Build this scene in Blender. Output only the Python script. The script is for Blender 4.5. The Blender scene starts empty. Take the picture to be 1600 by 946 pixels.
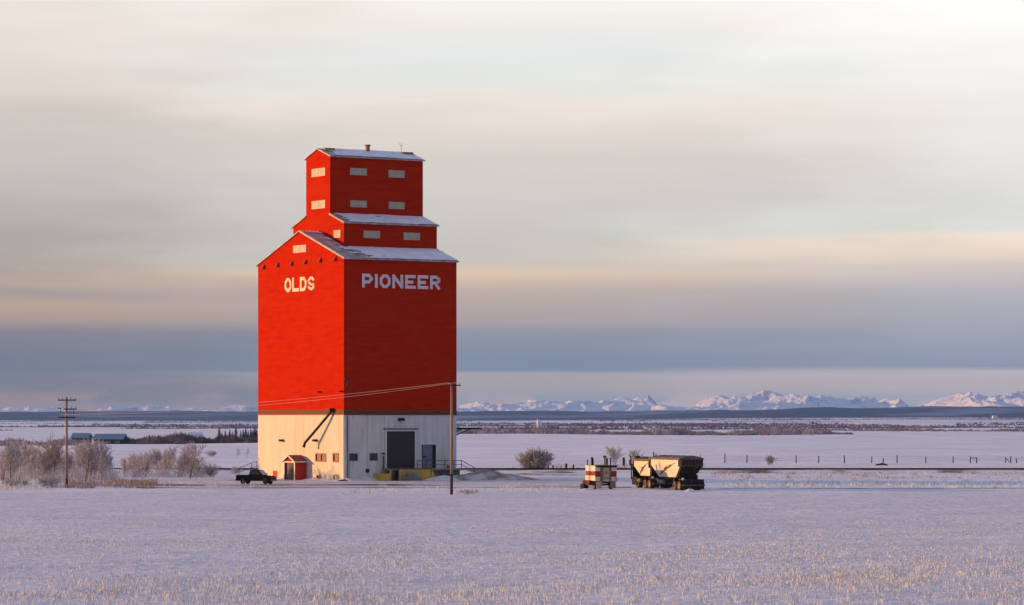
import bpy, bmesh, math, random
import numpy as np
from mathutils import Vector, Matrix
R = math.radians
sc = bpy.context.scene
col = sc.collection

# ------------------------------------------------------------------ camera
CAMZ, F, HOR = 8.0, 5000.0, 656.0          # eye height, focal length in px of a 1600 px frame, horizon row
cam = bpy.data.cameras.new('camera')
camo = bpy.data.objects.new('camera', cam); col.objects.link(camo)
camo.location = (0, 0, CAMZ); camo.rotation_euler = (R(90), 0, 0)
cam.sensor_width = 36; cam.lens = 36 * F / 1600; cam.shift_y = (HOR - 473) / 1600
cam.clip_start = 1; cam.clip_end = 60000
sc.camera = camo
sc.view_settings.view_transform = 'Standard'; sc.view_settings.look = 'None'
sc.view_settings.exposure = .35; sc.view_settings.gamma = 1
sc.cycles.volume_step_rate = 1.0

# ------------------------------------------------------------------ light
SUN_EL, SUN_AZ = R(6.2), R(-82)            # azimuth from +Y (camera direction), clockwise
sd = Vector((math.sin(SUN_AZ) * math.cos(SUN_EL), math.cos(SUN_AZ) * math.cos(SUN_EL), math.sin(SUN_EL)))
sun = bpy.data.lights.new('sun', 'SUN'); sun.energy = 5.0; sun.angle = R(0.6); sun.color = (1, .53, .20)
suno = bpy.data.objects.new('sun', sun); col.objects.link(suno)
suno.rotation_euler = sd.to_track_quat('Z', 'Y').to_euler(); suno.location = (-60, 300, 60)

def s2l(c):
    return tuple((x / 255 / 12.92) if x / 255 <= .04045 else ((x / 255 + .055) / 1.055) ** 2.4 for x in c)

world = bpy.data.worlds.new('World'); sc.world = world; world.use_nodes = True
wn, wl = world.node_tree.nodes, world.node_tree.links
wn.clear()
def WN(t, **k):
    n = wn.new(t)
    for a, v in k.items(): setattr(n, a, v)
    return n
def wmath(op, a, b=None, clamp=False):
    n = WN('ShaderNodeMath', operation=op); n.use_clamp = clamp
    for i, v in enumerate((a, b)):
        if v is None: continue
        if isinstance(v, (int, float)): n.inputs[i].default_value = v
        else: wl.new(v, n.inputs[i])
    return n.outputs[0]
def wmix(fac, a, b):
    n = WN('ShaderNodeMix', data_type='RGBA')
    for s, v in ((0, fac), (6, a), (7, b)):
        if isinstance(v, (int, float)): n.inputs[s].default_value = v
        elif isinstance(v, tuple): n.inputs[s].default_value = (*v, 1)
        else: wl.new(v, n.inputs[s])
    return n.outputs[2]
tc = WN('ShaderNodeTexCoord'); sep = WN('ShaderNodeSeparateXYZ'); wl.new(tc.outputs['Generated'], sep.inputs[0])
X, Y, Z = sep.outputs
def wnoise(sx, sy, sz, scale, detail, rough=.55, off=0.0):
    m = WN('ShaderNodeMapping'); m.inputs['Scale'].default_value = (sx, sy, sz); m.inputs['Location'].default_value = (off, off * .7, off * .3)
    wl.new(tc.outputs['Generated'], m.inputs[0])
    n = WN('ShaderNodeTexNoise'); n.inputs['Scale'].default_value = scale
    n.inputs['Detail'].default_value = detail; n.inputs['Roughness'].default_value = rough
    wl.new(m.outputs[0], n.inputs['Vector']); return n.outputs['Fac']
n1 = wmath('SUBTRACT', wnoise(1, 1, 4, 6, 2, off=2.3), .5)
n2 = wmath('SUBTRACT', wnoise(1, 1, 6, 26, 5, off=5.1), .5)
amp = wmath('ADD', wmath('MULTIPLY', Z, .17, clamp=True), .0005)
warp = wmath('MULTIPLY', wmath('ADD', n1, wmath('MULTIPLY', n2, .2)), amp)
zz = wmath('ADD', Z, warp)
fz = wmath('DIVIDE', zz, .14, clamp=True)
def ramp(stops):
    n = WN('ShaderNodeValToRGB'); cr = n.color_ramp; cr.interpolation = 'LINEAR'
    pts = sorted(((HOR - y) / F / .14, c) for y, c in stops)
    while len(cr.elements) > 1: cr.elements.remove(cr.elements[-1])
    cr.elements[0].position = max(0, pts[0][0]); cr.elements[0].color = (*s2l(pts[0][1]), 1)
    for p, c in pts[1:]:
        e = cr.elements.new(min(1, p)); e.color = (*s2l(c), 1)
    wl.new(fz, n.inputs[0]); return n.outputs[0]
rampL = ramp([(0,(228,221,215)),(110,(222,211,204)),(190,(203,197,190)),(280,(190,186,180)),(380,(172,163,157)),(425,(174,160,149)),(445,(186,166,146)),(462,(168,152,149)),
  (478,(194,165,140)),(502,(174,152,138)),(522,(134,127,133)),(560,(119,118,128)),(600,(124,117,116)),(625,(126,117,121)),(636,(152,132,132)),(652,(140,124,128))])
rampM = ramp([(0,(238,236,232)),(55,(232,229,224)),(90,(224,227,227)),(130,(221,223,220)),(168,(231,221,212)),(230,(215,208,201)),(320,(204,200,194)),(395,(197,193,185)),
  (412,(205,195,180)),(424,(226,200,172)),(440,(204,183,166)),(455,(190,172,160)),(500,(178,163,158)),(516,(150,150,158)),(560,(135,145,160)),(579,(138,147,160)),(584,(190,176,173)),(606,(186,173,169)),(620,(160,165,178)),(645,(165,165,178))])
rampR = ramp([(0,(248,247,245)),(100,(243,241,238)),(190,(231,230,226)),(300,(223,222,217)),(362,(220,222,217)),(372,(243,226,208)),(398,(236,217,199)),(416,(214,200,193)),
  (440,(198,189,190)),(470,(178,180,186)),(520,(168,168,178)),(572,(156,161,178)),(580,(212,198,195)),(606,(205,190,188)),(620,(182,180,190)),(645,(180,180,192))])
# the band pattern drifts sideways a little, so its edges are not straight
xs_ = wmath('ADD', wmath('DIVIDE', X, .16), wmath('MULTIPLY', wmath('ADD', n1, wmath('MULTIPLY', n2, .4)), 1.5))
def maprange(v, a, b, c=0., d=1., smooth=True):
    n = WN('ShaderNodeMapRange'); n.interpolation_type = 'SMOOTHSTEP' if smooth else 'LINEAR'
    wl.new(v, n.inputs[0])
    for i, q in zip((1, 2, 3, 4), (a, b, c, d)): n.inputs[i].default_value = q
    return n.outputs[0]
c1 = wmix(maprange(xs_, -1, -.15), rampL, rampM)
c2 = wmix(maprange(xs_, .05, 1), c1, rampR)
pn = wnoise(1, 1, 3.2, 34, 5, .6, 3.9)
pm = wmath('MULTIPLY', maprange(pn, .47, .60), wmath('MULTIPLY', maprange(Z, .0105, .0065), maprange(Z, .0005, .003)))
c2 = wmix(wmath('MULTIPLY', pm, .75), c2, wmix(maprange(X, -.12, .12), s2l((176, 146, 140)), s2l((216, 196, 194))))
streak = wmath('ADD', .5, wmath('MULTIPLY', wmath('SUBTRACT', wnoise(1, 1, 9, 16, 3, .4, 9.7), .5), .06))
streak2 = WN('ShaderNodeVectorMath', operation='SCALE'); warmv = WN('ShaderNodeVectorMath', operation='MULTIPLY'); wl.new(c2, warmv.inputs[0]); warmv.inputs[1].default_value = (1.005, .99, .965); wl.new(warmv.outputs[0], streak2.inputs[0]); wl.new(wmath('MULTIPLY', streak, 1.84), streak2.inputs[3])
# the unseen cloud deck is shaped for its light, dim low down, bright overhead, thin enough that the blue shows through a little
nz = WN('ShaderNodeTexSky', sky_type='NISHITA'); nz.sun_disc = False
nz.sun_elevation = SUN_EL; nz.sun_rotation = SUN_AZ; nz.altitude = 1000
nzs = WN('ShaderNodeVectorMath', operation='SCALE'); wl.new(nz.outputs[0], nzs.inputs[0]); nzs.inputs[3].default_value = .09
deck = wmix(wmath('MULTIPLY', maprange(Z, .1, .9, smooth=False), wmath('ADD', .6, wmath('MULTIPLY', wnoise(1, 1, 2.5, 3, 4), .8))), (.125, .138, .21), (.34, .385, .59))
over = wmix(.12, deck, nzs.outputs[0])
side = maprange(Y, .93, .45)
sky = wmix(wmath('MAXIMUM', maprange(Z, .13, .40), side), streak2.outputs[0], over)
wh = wmix(maprange(Y, .2, -.6), sky, wmix(maprange(Z, .0, .5), (.15, .15, .18), over))   # behind the camera, unseen sky darkened so the shaded wall gets less light
bg = WN('ShaderNodeBackground'); wl.new(wh, bg.inputs[0]); bg.inputs[1].default_value = 1.0
wo = WN('ShaderNodeOutputWorld'); wl.new(bg.outputs[0], wo.inputs[0])

# ------------------------------------------------------------------ helpers
rng = random.Random(7)
def tag(o, label=None, cat=None, group=None, kind=None):
    if label: o['label'] = label
    if cat: o['category'] = cat
    if group: o['group'] = group
    if kind: o['kind'] = kind
    return o
def empty(name, loc, rz=0, label=None, cat=None, group=None):
    o = bpy.data.objects.new(name, None); col.objects.link(o); o.location = loc; o.rotation_euler = (0, 0, rz)
    o.empty_display_size = .5
    return tag(o, label, cat, group)
def copy_tree(o, parent=None):
    c = o.copy(); col.objects.link(c); c.parent = parent
    for ch in list(o.children): copy_tree(ch, c)
    return c

def mat(name, c, rough=.7, metal=0., c2=None, scale=3., stretch=(1, 1, 1), thr=(.35, .65), bump=0., bscale=None, coords='Object', spec=.3, detail=6, c3=None, s3=1.):
    m = bpy.data.materials.new(name); m.use_nodes = True
    nt = m.node_tree; n = nt.nodes; l = nt.links; b = n['Principled BSDF']
    b.inputs['Roughness'].default_value = rough; b.inputs['Metallic'].default_value = metal
    b.inputs['Specular IOR Level'].default_value = spec
    b.inputs['Base Color'].default_value = (*c, 1)
    t = n.new('ShaderNodeTexCoord'); mp = n.new('ShaderNodeMapping'); mp.inputs['Scale'].default_value = stretch
    l.new(t.outputs[coords], mp.inputs[0])
    src = None
    def noise(sc_, d=detail):
        q = n.new('ShaderNodeTexNoise'); q.inputs['Scale'].default_value = sc_; q.inputs['Detail'].default_value = d
        l.new(mp.outputs[0], q.inputs['Vector']); return q.outputs['Fac']
    def mr(v, a, bb):
        q = n.new('ShaderNodeMapRange'); l.new(v, q.inputs[0]); q.inputs[1].default_value = a; q.inputs[2].default_value = bb; return q.outputs[0]
    if c2:
        mx = n.new('ShaderNodeMix'); mx.data_type = 'RGBA'; l.new(mr(noise(scale), *thr), mx.inputs[0])
        mx.inputs[6].default_value = (*c, 1); mx.inputs[7].default_value = (*c2, 1); src = mx.outputs[2]
        if c3:
            m3 = n.new('ShaderNodeMix'); m3.data_type = 'RGBA'; l.new(mr(noise(s3), .52, .72), m3.inputs[0])
            l.new(src, m3.inputs[6]); m3.inputs[7].default_value = (*c3, 1); src = m3.outputs[2]
        l.new(src, b.inputs['Base Color'])
    if bump:
        bp = n.new('ShaderNodeBump'); bp.inputs['Strength'].default_value = bump; bp.inputs['Distance'].default_value = .1
        l.new(noise(bscale or scale * 3), bp.inputs['Height']); l.new(bp.outputs[0], b.inputs['Normal'])
    return m

class MB:
    """collects shapes; build() links them as one mesh object"""
    def __init__(s): s.v = []; s.f = []; s.m = []; s.mi = 0
    def add(s, vs, fs):
        o = len(s.v); s.v += [tuple(p) for p in vs]; s.f += [tuple(i + o for i in f) for f in fs]; s.m += [s.mi] * len(fs); return s
    def box(s, x0, x1, y0, y1, z0, z1, M=None):
        vs = [Vector((x, y, z)) for x in (x0, x1) for y in (y0, y1) for z in (z0, z1)]
        if M: vs = [M @ p for p in vs]
        return s.add(vs, [(0,1,3,2),(4,6,7,5),(0,4,5,1),(2,3,7,6),(0,2,6,4),(1,5,7,3)])
    def prism(s, pts, axis, a, b):
        """pts 2D polygon; axis 'x': (y,z) extruded along x; 'y': (x,z) along y; 'z': (x,y) along z"""
        f = {'x': lambda p, t: (t, p[0], p[1]), 'y': lambda p, t: (p[0], t, p[1]), 'z': lambda p, t: (p[0], p[1], t)}[axis]
        n = len(pts)
        return s.add([f(p, a) for p in pts] + [f(p, b) for p in pts],
                     [tuple(range(n)), tuple(range(2 * n - 1, n - 1, -1))] + [(i, i + n, (i + 1) % n + n, (i + 1) % n) for i in range(n)])
    def tube(s, pts, r, n=6, caps=True):
        pts = [Vector(p) for p in pts]
        rs = r if isinstance(r, (list, tuple)) else [r] * len(pts)
        vs = []; fs = []
        for i, p in enumerate(pts):
            d = (pts[min(i + 1, len(pts) - 1)] - pts[max(i - 1, 0)]).normalized()
            a = d.cross(Vector((0, 0, 1)) if abs(d.z) < .9 else Vector((1, 0, 0))).normalized(); b = d.cross(a)
            for k in range(n):
                t = 2 * math.pi * k / n; vs.append(p + (a * math.cos(t) + b * math.sin(t)) * rs[i])
        for i in range(len(pts) - 1):
            for k in range(n): fs.append((i*n+k, i*n+(k+1)%n, (i+1)*n+(k+1)%n, (i+1)*n+k))
        if caps: fs += [tuple(range(n))[::-1], tuple(range((len(pts)-1)*n, len(pts)*n))]
        return s.add(vs, fs)
    def tri(s, a, b, c): return s.add([a, b, c], [(0, 1, 2)])
    def data(s, name, mats, bevel=0, smooth=False):
        me = bpy.data.meshes.new(name); me.from_pydata(s.v, [], s.f)
        for m in (mats if isinstance(mats, (list, tuple)) else [mats]): me.materials.append(m)
        if any(s.m): me.polygons.foreach_set('material_index', s.m)
        bm = bmesh.new(); bm.from_mesh(me)
        bmesh.ops.recalc_face_normals(bm, faces=bm.faces)
        if bevel: bmesh.ops.bevel(bm, geom=bm.edges[:], offset=bevel, segments=2, affect='EDGES', clamp_overlap=True)
        bm.to_mesh(me); bm.free()
        if smooth:
            me.shade_smooth()
        return me
    def build(s, name, mats, parent=None, bevel=0, smooth=False):
        o = bpy.data.objects.new(name, s.data(name, mats, bevel, smooth)); col.objects.link(o)
        if parent: o.parent = parent
        return o
def np_mesh(name, V, Fq, m, parent=None, smooth=False, mi=None):
    me = bpy.data.meshes.new(name); k = Fq.shape[1]; nf = len(Fq)
    me.vertices.add(len(V)); me.vertices.foreach_set('co', V.astype(np.float32).ravel())
    me.loops.add(nf * k); me.loops.foreach_set('vertex_index', Fq.astype(np.int32).ravel())
    me.polygons.add(nf); me.polygons.foreach_set('loop_start', np.arange(nf, dtype=np.int32) * k)
    me.polygons.foreach_set('loop_total', np.full(nf, k, dtype=np.int32))
    for q in (m if isinstance(m, (list, tuple)) else [m]): me.materials.append(q)
    if mi is not None: me.polygons.foreach_set('material_index', mi.astype(np.int32))
    me.update(calc_edges=True); me.validate()
    if smooth: me.shade_smooth()
    o = bpy.data.objects.new(name, me); col.objects.link(o)
    if parent: o.parent = parent
    return o

_p = np.random.RandomState(3)
_G = _p.rand(256, 256)
def vnoise(x, y):
    x = np.asarray(x, float); y = np.asarray(y, float)
    xi = np.floor(x).astype(int); yi = np.floor(y).astype(int); fx = x - xi; fy = y - yi
    fx = fx * fx * (3 - 2 * fx); fy = fy * fy * (3 - 2 * fy)
    g = lambda a, b: _G[a % 256, b % 256]
    return (g(xi, yi) * (1 - fx) + g(xi + 1, yi) * fx) * (1 - fy) + (g(xi, yi + 1) * (1 - fx) + g(xi + 1, yi + 1) * fx) * fy
def fbm(x, y, o=4):
    r = 0; a = .5
    for i in range(o): r = r + a * vnoise(x * 2 ** i + 17.3 * i, y * 2 ** i + 9.1 * i); a *= .5
    return r
def sstep(a, b, x):
    t = np.clip((np.asarray(x, float) - a) / (b - a), 0, 1); return t * t * (3 - 2 * t)
def height(x, y):
    x = np.asarray(x, float); y = np.asarray(y, float)
    near = (1 - sstep(290, 350, y)) * ((fbm(x / 34, y / 26, 3) - .44) * .75)
    mid = sstep(600, 760, y) * (1 - .6 * sstep(2500, 4000, y)) * ((fbm(x / 190 + 3, y / 240, 3) - .44) * 5.0)
    far = sstep(2600, 9500, y) * (4 + 11 * sstep(-500, 1500, x) * sstep(5000, 9500, y)) + sstep(2000, 5000, y) * (fbm(x / 700, y / 1500, 3) - .44) * 7
    mid = mid + .85 * (1 - sstep(-46, -32, x)) * np.exp(-((y - 465) / 5.5) ** 2)
    side = (1 - sstep(350, 380, y) * 0) * sstep(14, 40, x) * sstep(385, 410, y) * (1 - sstep(445, 465, y)) * -.32
    return near + mid + far + side
def hz(x, y): return float(height(x, y))
def at(px, py, z=0.0):
    """the ground point seen at a pixel of the photograph"""
    D = F * (CAMZ - z) / (py - HOR); return Vector(((px - 800) / F * D, D, z))
def atD(px, D, z=0.0): return Vector(((px - 800) / F * D, D, z))

# ------------------------------------------------------------------ materials
def snow_mat(name, base, alt, far=False):
    m = bpy.data.materials.new(name); m.use_nodes = True
    nt = m.node_tree; n = nt.nodes; l = nt.links; b = n['Principled BSDF']
    b.inputs['Roughness'].default_value = .75; b.inputs['Specular IOR Level'].default_value = .25
    t = n.new('ShaderNodeTexCoord')
    def noise(scale, sx, sy, d=5):
        mp = n.new('ShaderNodeMapping'); mp.inputs['Scale'].default_value = (sx, sy, 1); l.new(t.outputs['Object'], mp.inputs[0])
        q = n.new('ShaderNodeTexNoise'); q.inputs['Scale'].default_value = scale; q.inputs['Detail'].default_value = d
        l.new(mp.outputs[0], q.inputs['Vector']); return q.outputs['Fac']
    def mr(v, a, bb, c=0, d=1):
        q = n.new('ShaderNodeMapRange'); l.new(v, q.inputs[0])
        for i, x in zip((1, 2, 3, 4), (a, bb, c, d)): q.inputs[i].default_value = x
        return q.outputs[0]
    def mix(f, a, bb):
        q = n.new('ShaderNodeMix'); q.data_type = 'RGBA'; l.new(f, q.inputs[0])
        for i, x in ((6, a), (7, bb)):
            if isinstance(x, tuple): q.inputs[i].default_value = (*x, 1)
            else: l.new(x, q.inputs[i])
        return q.outputs[2]
    c = mix(mr(noise(.05, 1, .45), .4, .62), base, alt)                    # wide patches of frosted stubble under the snow
    c = mix(mr(noise(.9, .5, .25, 6), .52, .72, 0, .45), c, (.50, .47, .42))  # small thin spots
    sep = n.new('ShaderNodeSeparateXYZ'); l.new(t.outputs['Object'], sep.inputs[0])
    # trodden, grey-brown yard ground round the elevator: driven on, worn
    def mul(a, bb):
        q = n.new('ShaderNodeMath'); q.operation = 'MULTIPLY'; l.new(a, q.inputs[0])
        if isinstance(bb, float): q.inputs[1].default_value = bb
        else: l.new(bb, q.inputs[1])
        return q.outputs[0]
    yy = mul(mr(sep.outputs[1], 366, 384), mr(sep.outputs[1], 440, 412)); xx = mul(mr(sep.outputs[0], -60, -34), mr(sep.outputs[0], 24, 4))
    c = mix(mul(mul(yy, xx), mr(noise(.25, .35, 1, 6), .38, .66, .1, .62)), c, (.30, .23, .18))
    c = mix(mul(mr(sep.outputs[1], 372, 340), .8), c, mix(mr(noise(.12, .5, 1, 6), .35, .65), (.60, .585, .63), (.70, .69, .74)))
    # fields of other stubble far away
    farm = mr(sep.outputs[1], 1800, 2400)
    c = mix(mul(farm, mr(noise(.0035, 1, .22, 4), .52, .60, 0, .5)), c, (.36, .33, .35))
    l.new(c, b.inputs['Base Color'])
    bp = n.new('ShaderNodeBump'); l.new(mr(sep.outputs[1], 520, 900, .95, .12), bp.inputs['Strength']); bp.inputs['Distance'].default_value = .8
    q = n.new('ShaderNodeMath'); q.operation = 'ADD'; l.new(noise(.5, .5, 1, 7), q.inputs[0]); l.new(mul(noise(2.6, .6, 1, 4), .35), q.inputs[1])
    l.new(q.outputs[0], bp.inputs['Height']); l.new(bp.outputs[0], b.inputs['Normal'])
    return m
M = {}
M['snow'] = snow_mat('snow', (.80, .80, .84), (.70, .69, .73))
M['drift'] = mat('drifted_snow', (.80, .80, .82), .7, c2=(.68, .62, .58), scale=.8, bump=.5, bscale=3)
M['roof_snow'] = mat('roof_snow', (.86, .83, .84), .75, c2=(.76, .72, .72), scale=.6, bump=.4, bscale=2)
M['red'] = mat('red_siding', (.50, .024, .0012), .8, c2=(.43, .017, .001), scale=1.1, stretch=(.35, .35, 1.6), bump=.25, bscale=4, c3=(.46, .026, .002), s3=.25, spec=.0)
M['dirt_red'] = mat('worn_red', (.50, .03, .015), .7, c2=(.40, .025, .015), scale=2)
M['cream'] = mat('white_panel', (.66, .615, .50), .7, c2=(.62, .57, .46), scale=.35, stretch=(3, 3, .3), bump=.1, c3=(.58, .51, .40), s3=.3, spec=.1)
M['panel_shaded'] = mat('stained_shaded_panel', (.74, .71, .66), .6, c2=(.64, .61, .57), scale=.5, stretch=(3, 3, .25), bump=.1, c3=(.50, .42, .34), s3=.8)  # same white paint as the lit face, shaded-side tone put into the colour
M['band'] = mat('weathered_plywood', (.17, .055, .018), .8, c2=(.12, .045, .018), scale=1.5, stretch=(1, 1, 3))
M['pale'] = mat('pale_window_board', (.52, .45, .33), .6, c2=(.42, .36, .27), scale=2)
M['letter'] = mat('white_letter_paint', (.76, .70, .72), .6, c2=(.66, .58, .60), scale=1.5)
M['letter_worn'] = mat('worn_letter_paint', (.72, .62, .50), .7, c2=(.68, .10, .04), scale=1.7, thr=(.56, .66), detail=8)
M['tin'] = mat('rusty_tin_roof', (.52, .48, .47), .5, c2=(.34, .22, .15), scale=1.2, stretch=(1, .4, 1), bump=.2)
M['trim_red'] = mat('dark_red_trim', (.30, .02, .012), .5)
M['trim_white'] = mat('white_trim', (.78, .76, .72), .5, c2=(.66, .62, .56), scale=3)
M['dark_door'] = mat('dark_shutter', (.055, .047, .042), .55, c2=(.045, .038, .034), scale=1, stretch=(.2, .2, 3), bump=.2)
M['grey_door'] = mat('blue_grey_door', (.20, .22, .27), .45, c2=(.15, .17, .21), scale=1.2)
M['glass'] = mat('dark_glass', (.03, .03, .035), .15, spec=.6)
M['black'] = mat('black_iron', (.014, .012, .012), .6, c2=(.028, .022, .02), scale=3, spec=.15)
M['steel'] = mat('grey_steel', (.22, .21, .21), .45, metal=.4, c2=(.15, .13, .12), scale=3)
M['brown_steel'] = mat('rusty_steel', (.10, .06, .045), .7, c2=(.16, .09, .06), scale=3)
M['yellow'] = mat('yellow_dock_paint', (.74, .46, .06), .65, c2=(.62, .36, .07), scale=1.4, c3=(.48, .34, .16), s3=.6, bump=.2)
M['concrete'] = mat('concrete', (.34, .31, .29), .85, c2=(.25, .22, .20), scale=1.2, bump=.3)
M['dirt'] = mat('frozen_dirt', (.26, .20, .155), .9, c2=(.62, .56, .54), scale=.7, thr=(.38, .6), bump=.6, bscale=2)
M['track'] = mat('dirt_track_surface', (.13, .085, .06), .9, c2=(.56, .52, .53), scale=.22, stretch=(.35, 1.2, 1), thr=(.46, .58), bump=.5, bscale=3)
M['wood'] = mat('pole_wood', (.36, .25, .17), .8, c2=(.24, .16, .11), scale=2, stretch=(4, 4, .3), bump=.3)
M['wood_dark'] = mat('creosoted_wood', (.07, .045, .035), .8, c2=(.04, .03, .025), scale=3)
M['glassy'] = mat('brown_porcelain', (.16, .11, .09), .3)
M['wire'] = mat('aluminium_wire', (.52, .44, .40), .5, metal=.2)
M['black_paint'] = mat('black_car_paint', (.003, .003, .0035), .5, spec=.08, c2=(.005, .0045, .0045), scale=2)
M['tyre'] = mat('tyre_rubber', (.022, .02, .02), .85, c2=(.05, .045, .04), scale=5)
M['tyre_mud'] = mat('muddy_tyre', (.16, .10, .07), .9, c2=(.08, .055, .045), scale=4)
M['rim'] = mat('dull_rim', (.34, .31, .29), .4, metal=.5)
M['rim_dark'] = mat('dark_alloy_rim', (.03, .028, .028), .5)
M['hopper'] = mat('cream_hopper_panel', (.72, .65, .55), .5, c2=(.62, .53, .40), scale=.6, thr=(.3, .8), c3=(.66, .50, .30), s3=.7)
M['hopper_dark'] = mat('dark_hopper_sheet', (.018, .014, .012), .6, c2=(.034, .025, .02), scale=1.6, stretch=(2, 2, .4), bump=.2)
M['tarp'] = mat('brown_tarp', (.10, .075, .065), .7, c2=(.18, .14, .125), scale=2, bump=.2)
M['logo'] = mat('maroon_logo_print', (.10, .03, .025), .5, c2=(.16, .045, .035), scale=4)
M['maroon'] = mat('maroon_stripe', (.20, .012, .016), .5, c2=(.28, .03, .03), scale=2)
M['tan'] = mat('tan_door', (.50, .42, .30), .6, c2=(.42, .34, .23), scale=2, bump=.2)
M['brown'] = mat('brown_frame', (.24, .13, .07), .6, c2=(.32, .18, .09), scale=3)
M['twig'] = mat('frosted_twigs', (.44, .42, .42), .9, c2=(.30, .28, .28), scale=1.2)
M['twig_tan'] = mat('tan_frosted_twigs', (.46, .39, .30), .9, c2=(.33, .28, .23), scale=1.2)
M['twig_pale'] = mat('rime_covered_twigs', (.60, .57, .58), .9, c2=(.42, .38, .37), scale=1.2)
M['twig_dark'] = mat('dark_twigs', (.17, .13, .11), .9, c2=(.25, .20, .17), scale=1.2)
M['bark'] = mat('dark_bark', (.10, .075, .062), .9, c2=(.17, .13, .11), scale=2)
M['hedge'] = mat('distant_bare_trees', (.42, .38, .41), .95, c2=(.26, .22, .24), scale=.03, c3=(.52, .49, .52), s3=.12)
M['hedge_dark'] = mat('dark_bare_trees', (.15, .12, .13), .95, c2=(.09, .075, .085), scale=.04, c3=(.24, .20, .21), s3=.1)
M['hedge_far'] = mat('far_bare_woods', (.30, .26, .31), .95, c2=(.17, .145, .19), scale=.004)
M['spruce'] = mat('spruce_needles', (.035, .05, .042), .9, c2=(.055, .065, .055), scale=.5)
M['straw'] = mat('frosted_straw', (.62, .60, .51), .9, c2=(.70, .70, .70), scale=.15)
M['weed'] = mat('reddish_weeds', (.28, .19, .155), .9, c2=(.46, .40, .38), scale=.2)
M['barn_roof'] = mat('blue_metal_roof', (.11, .18, .27), .6, c2=(.15, .22, .31), scale=.1)
M['barn_wall'] = mat('dark_barn_wall', (.045, .05, .06), .8, c2=(.07, .07, .08), scale=.2)
M['white_wall'] = mat('far_white_wall', (.75, .74, .74), .7, c2=(.68, .67, .67), scale=.2)
M['hills'] = mat('forested_foothills', (.006, .022, .075), .95, c2=(.02, .04, .10), scale=.004, stretch=(.4, 1, 1), thr=(.4, .8), c3=(.22, .27, .38), s3=.0035)  # blue of distant haze is put into the forest colour
M['green'] = mat('green_bin', (.10, .16, .05), .6, c2=(.16, .16, .06), scale=3)
def mountain_mat():
    m = bpy.data.materials.new('snowy_rock'); m.use_nodes = True
    nt = m.node_tree; n = nt.nodes; l = nt.links; b = n['Principled BSDF']; b.inputs['Roughness'].default_value = .9
    g = n.new('ShaderNodeNewGeometry'); s = n.new('ShaderNodeSeparateXYZ'); l.new(g.outputs['Normal'], s.inputs[0])
    t = n.new('ShaderNodeTexCoord'); q = n.new('ShaderNodeTexNoise'); q.inputs['Scale'].default_value = .012; q.inputs['Detail'].default_value = 8
    l.new(t.outputs['Object'], q.inputs['Vector'])
    a = n.new('ShaderNodeMath'); a.operation = 'MULTIPLY_ADD'; l.new(q.outputs[0], a.inputs[0]); a.inputs[1].default_value = .9; l.new(s.outputs[2], a.inputs[2])
    r = n.new('ShaderNodeMapRange'); l.new(a.outputs[0], r.inputs[0]); r.inputs[1].default_value = 1.0; r.inputs[2].default_value = 1.3
    mx = n.new('ShaderNodeMix'); mx.data_type = 'RGBA'; l.new(r.outputs[0], mx.inputs[0])
    mx.inputs[6].default_value = (.34, .40, .56, 1); mx.inputs[7].default_value = (.86, .86, .90, 1); l.new(mx.outputs[2], b.inputs['Base Color'])  # steep parts: shadow blue and haze paleness put into the rock colour
    return m
M['mountain'] = mountain_mat()

# ------------------------------------------------------------------ ground, hills, mountains
def grid(name, xs, ys, hf, m, label=None):
    Xg, Yg = np.meshgrid(xs, ys); Zg = hf(Xg, Yg)
    V = np.stack([Xg.ravel(), Yg.ravel(), Zg.ravel()], 1); nx = len(xs); ny = len(ys)
    i = (np.arange(ny - 1)[:, None] * nx + np.arange(nx - 1)[None, :]).ravel()
    Fq = np.stack([i, i + 1, i + 1 + nx, i + nx], 1)
    o = np_mesh(name, V, Fq, m, smooth=True); tag(o, label, kind='structure'); return o
t = np.linspace(-1, 1, 321); xs = 6000 * np.sinh(7 * t) / math.sinh(7)
ys = np.concatenate([np.linspace(-400, 100, 14)[:-1], np.geomspace(100, 18800, 470)])
grid('snow_ground', xs, ys, height, M['snow'], 'wide snow covered prairie field with frosted stubble running to the far hills')
def hills_h(x, y):
    env = 43 + 13 * sstep(200, 2200, x) - 4 * (1 - sstep(-2600, -1500, x))
    return env * sstep(11600, 12600, y) * (.62 + .76 * (fbm(x / 520, y / 900, 5) - .08)) + 1 * fbm(x / 90, y / 200, 2) * 3 - 2
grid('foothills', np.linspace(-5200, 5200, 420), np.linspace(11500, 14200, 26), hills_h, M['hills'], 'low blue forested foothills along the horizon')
def mount_h(x, y):
    env = 62 + 26 * sstep(-1200, -200, x) + 32 * sstep(350, 900, x) + 20 * sstep(1800, 2800, x) + 34 * (vnoise(x / 260 + 5, y * 0) - .5)
    wx = x + 160 * fbm(x / 300, y / 300, 3); wy = y + 160 * fbm(x / 300 + 40, y / 300, 3)
    r = 1 - np.abs(2 * vnoise(wx / 330, wy / 420) - 1); r2 = 1 - np.abs(2 * vnoise(wx / 130 + 9, wy / 150) - 1); r3 = 1 - np.abs(2 * vnoise(wx / 52 + 3, wy / 60) - 1); r4 = 1 - np.abs(2 * vnoise(wx / 21 + 3, wy / 27) - 1)
    env = env * .9; prof = sstep(16200, 17400, y) * (1 - sstep(17600, 18600, y))
    return env * (.70 * r ** 1.2 + .34 * r2 * r + .20 * r3 * r + .085 * r4 + .12) * prof + 4
grid('mountains', np.linspace(-3600, 3600, 1250), np.linspace(16300, 18300, 150), mount_h, M['mountain'], 'snowy mountain range far off above the blue foothills')

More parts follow.
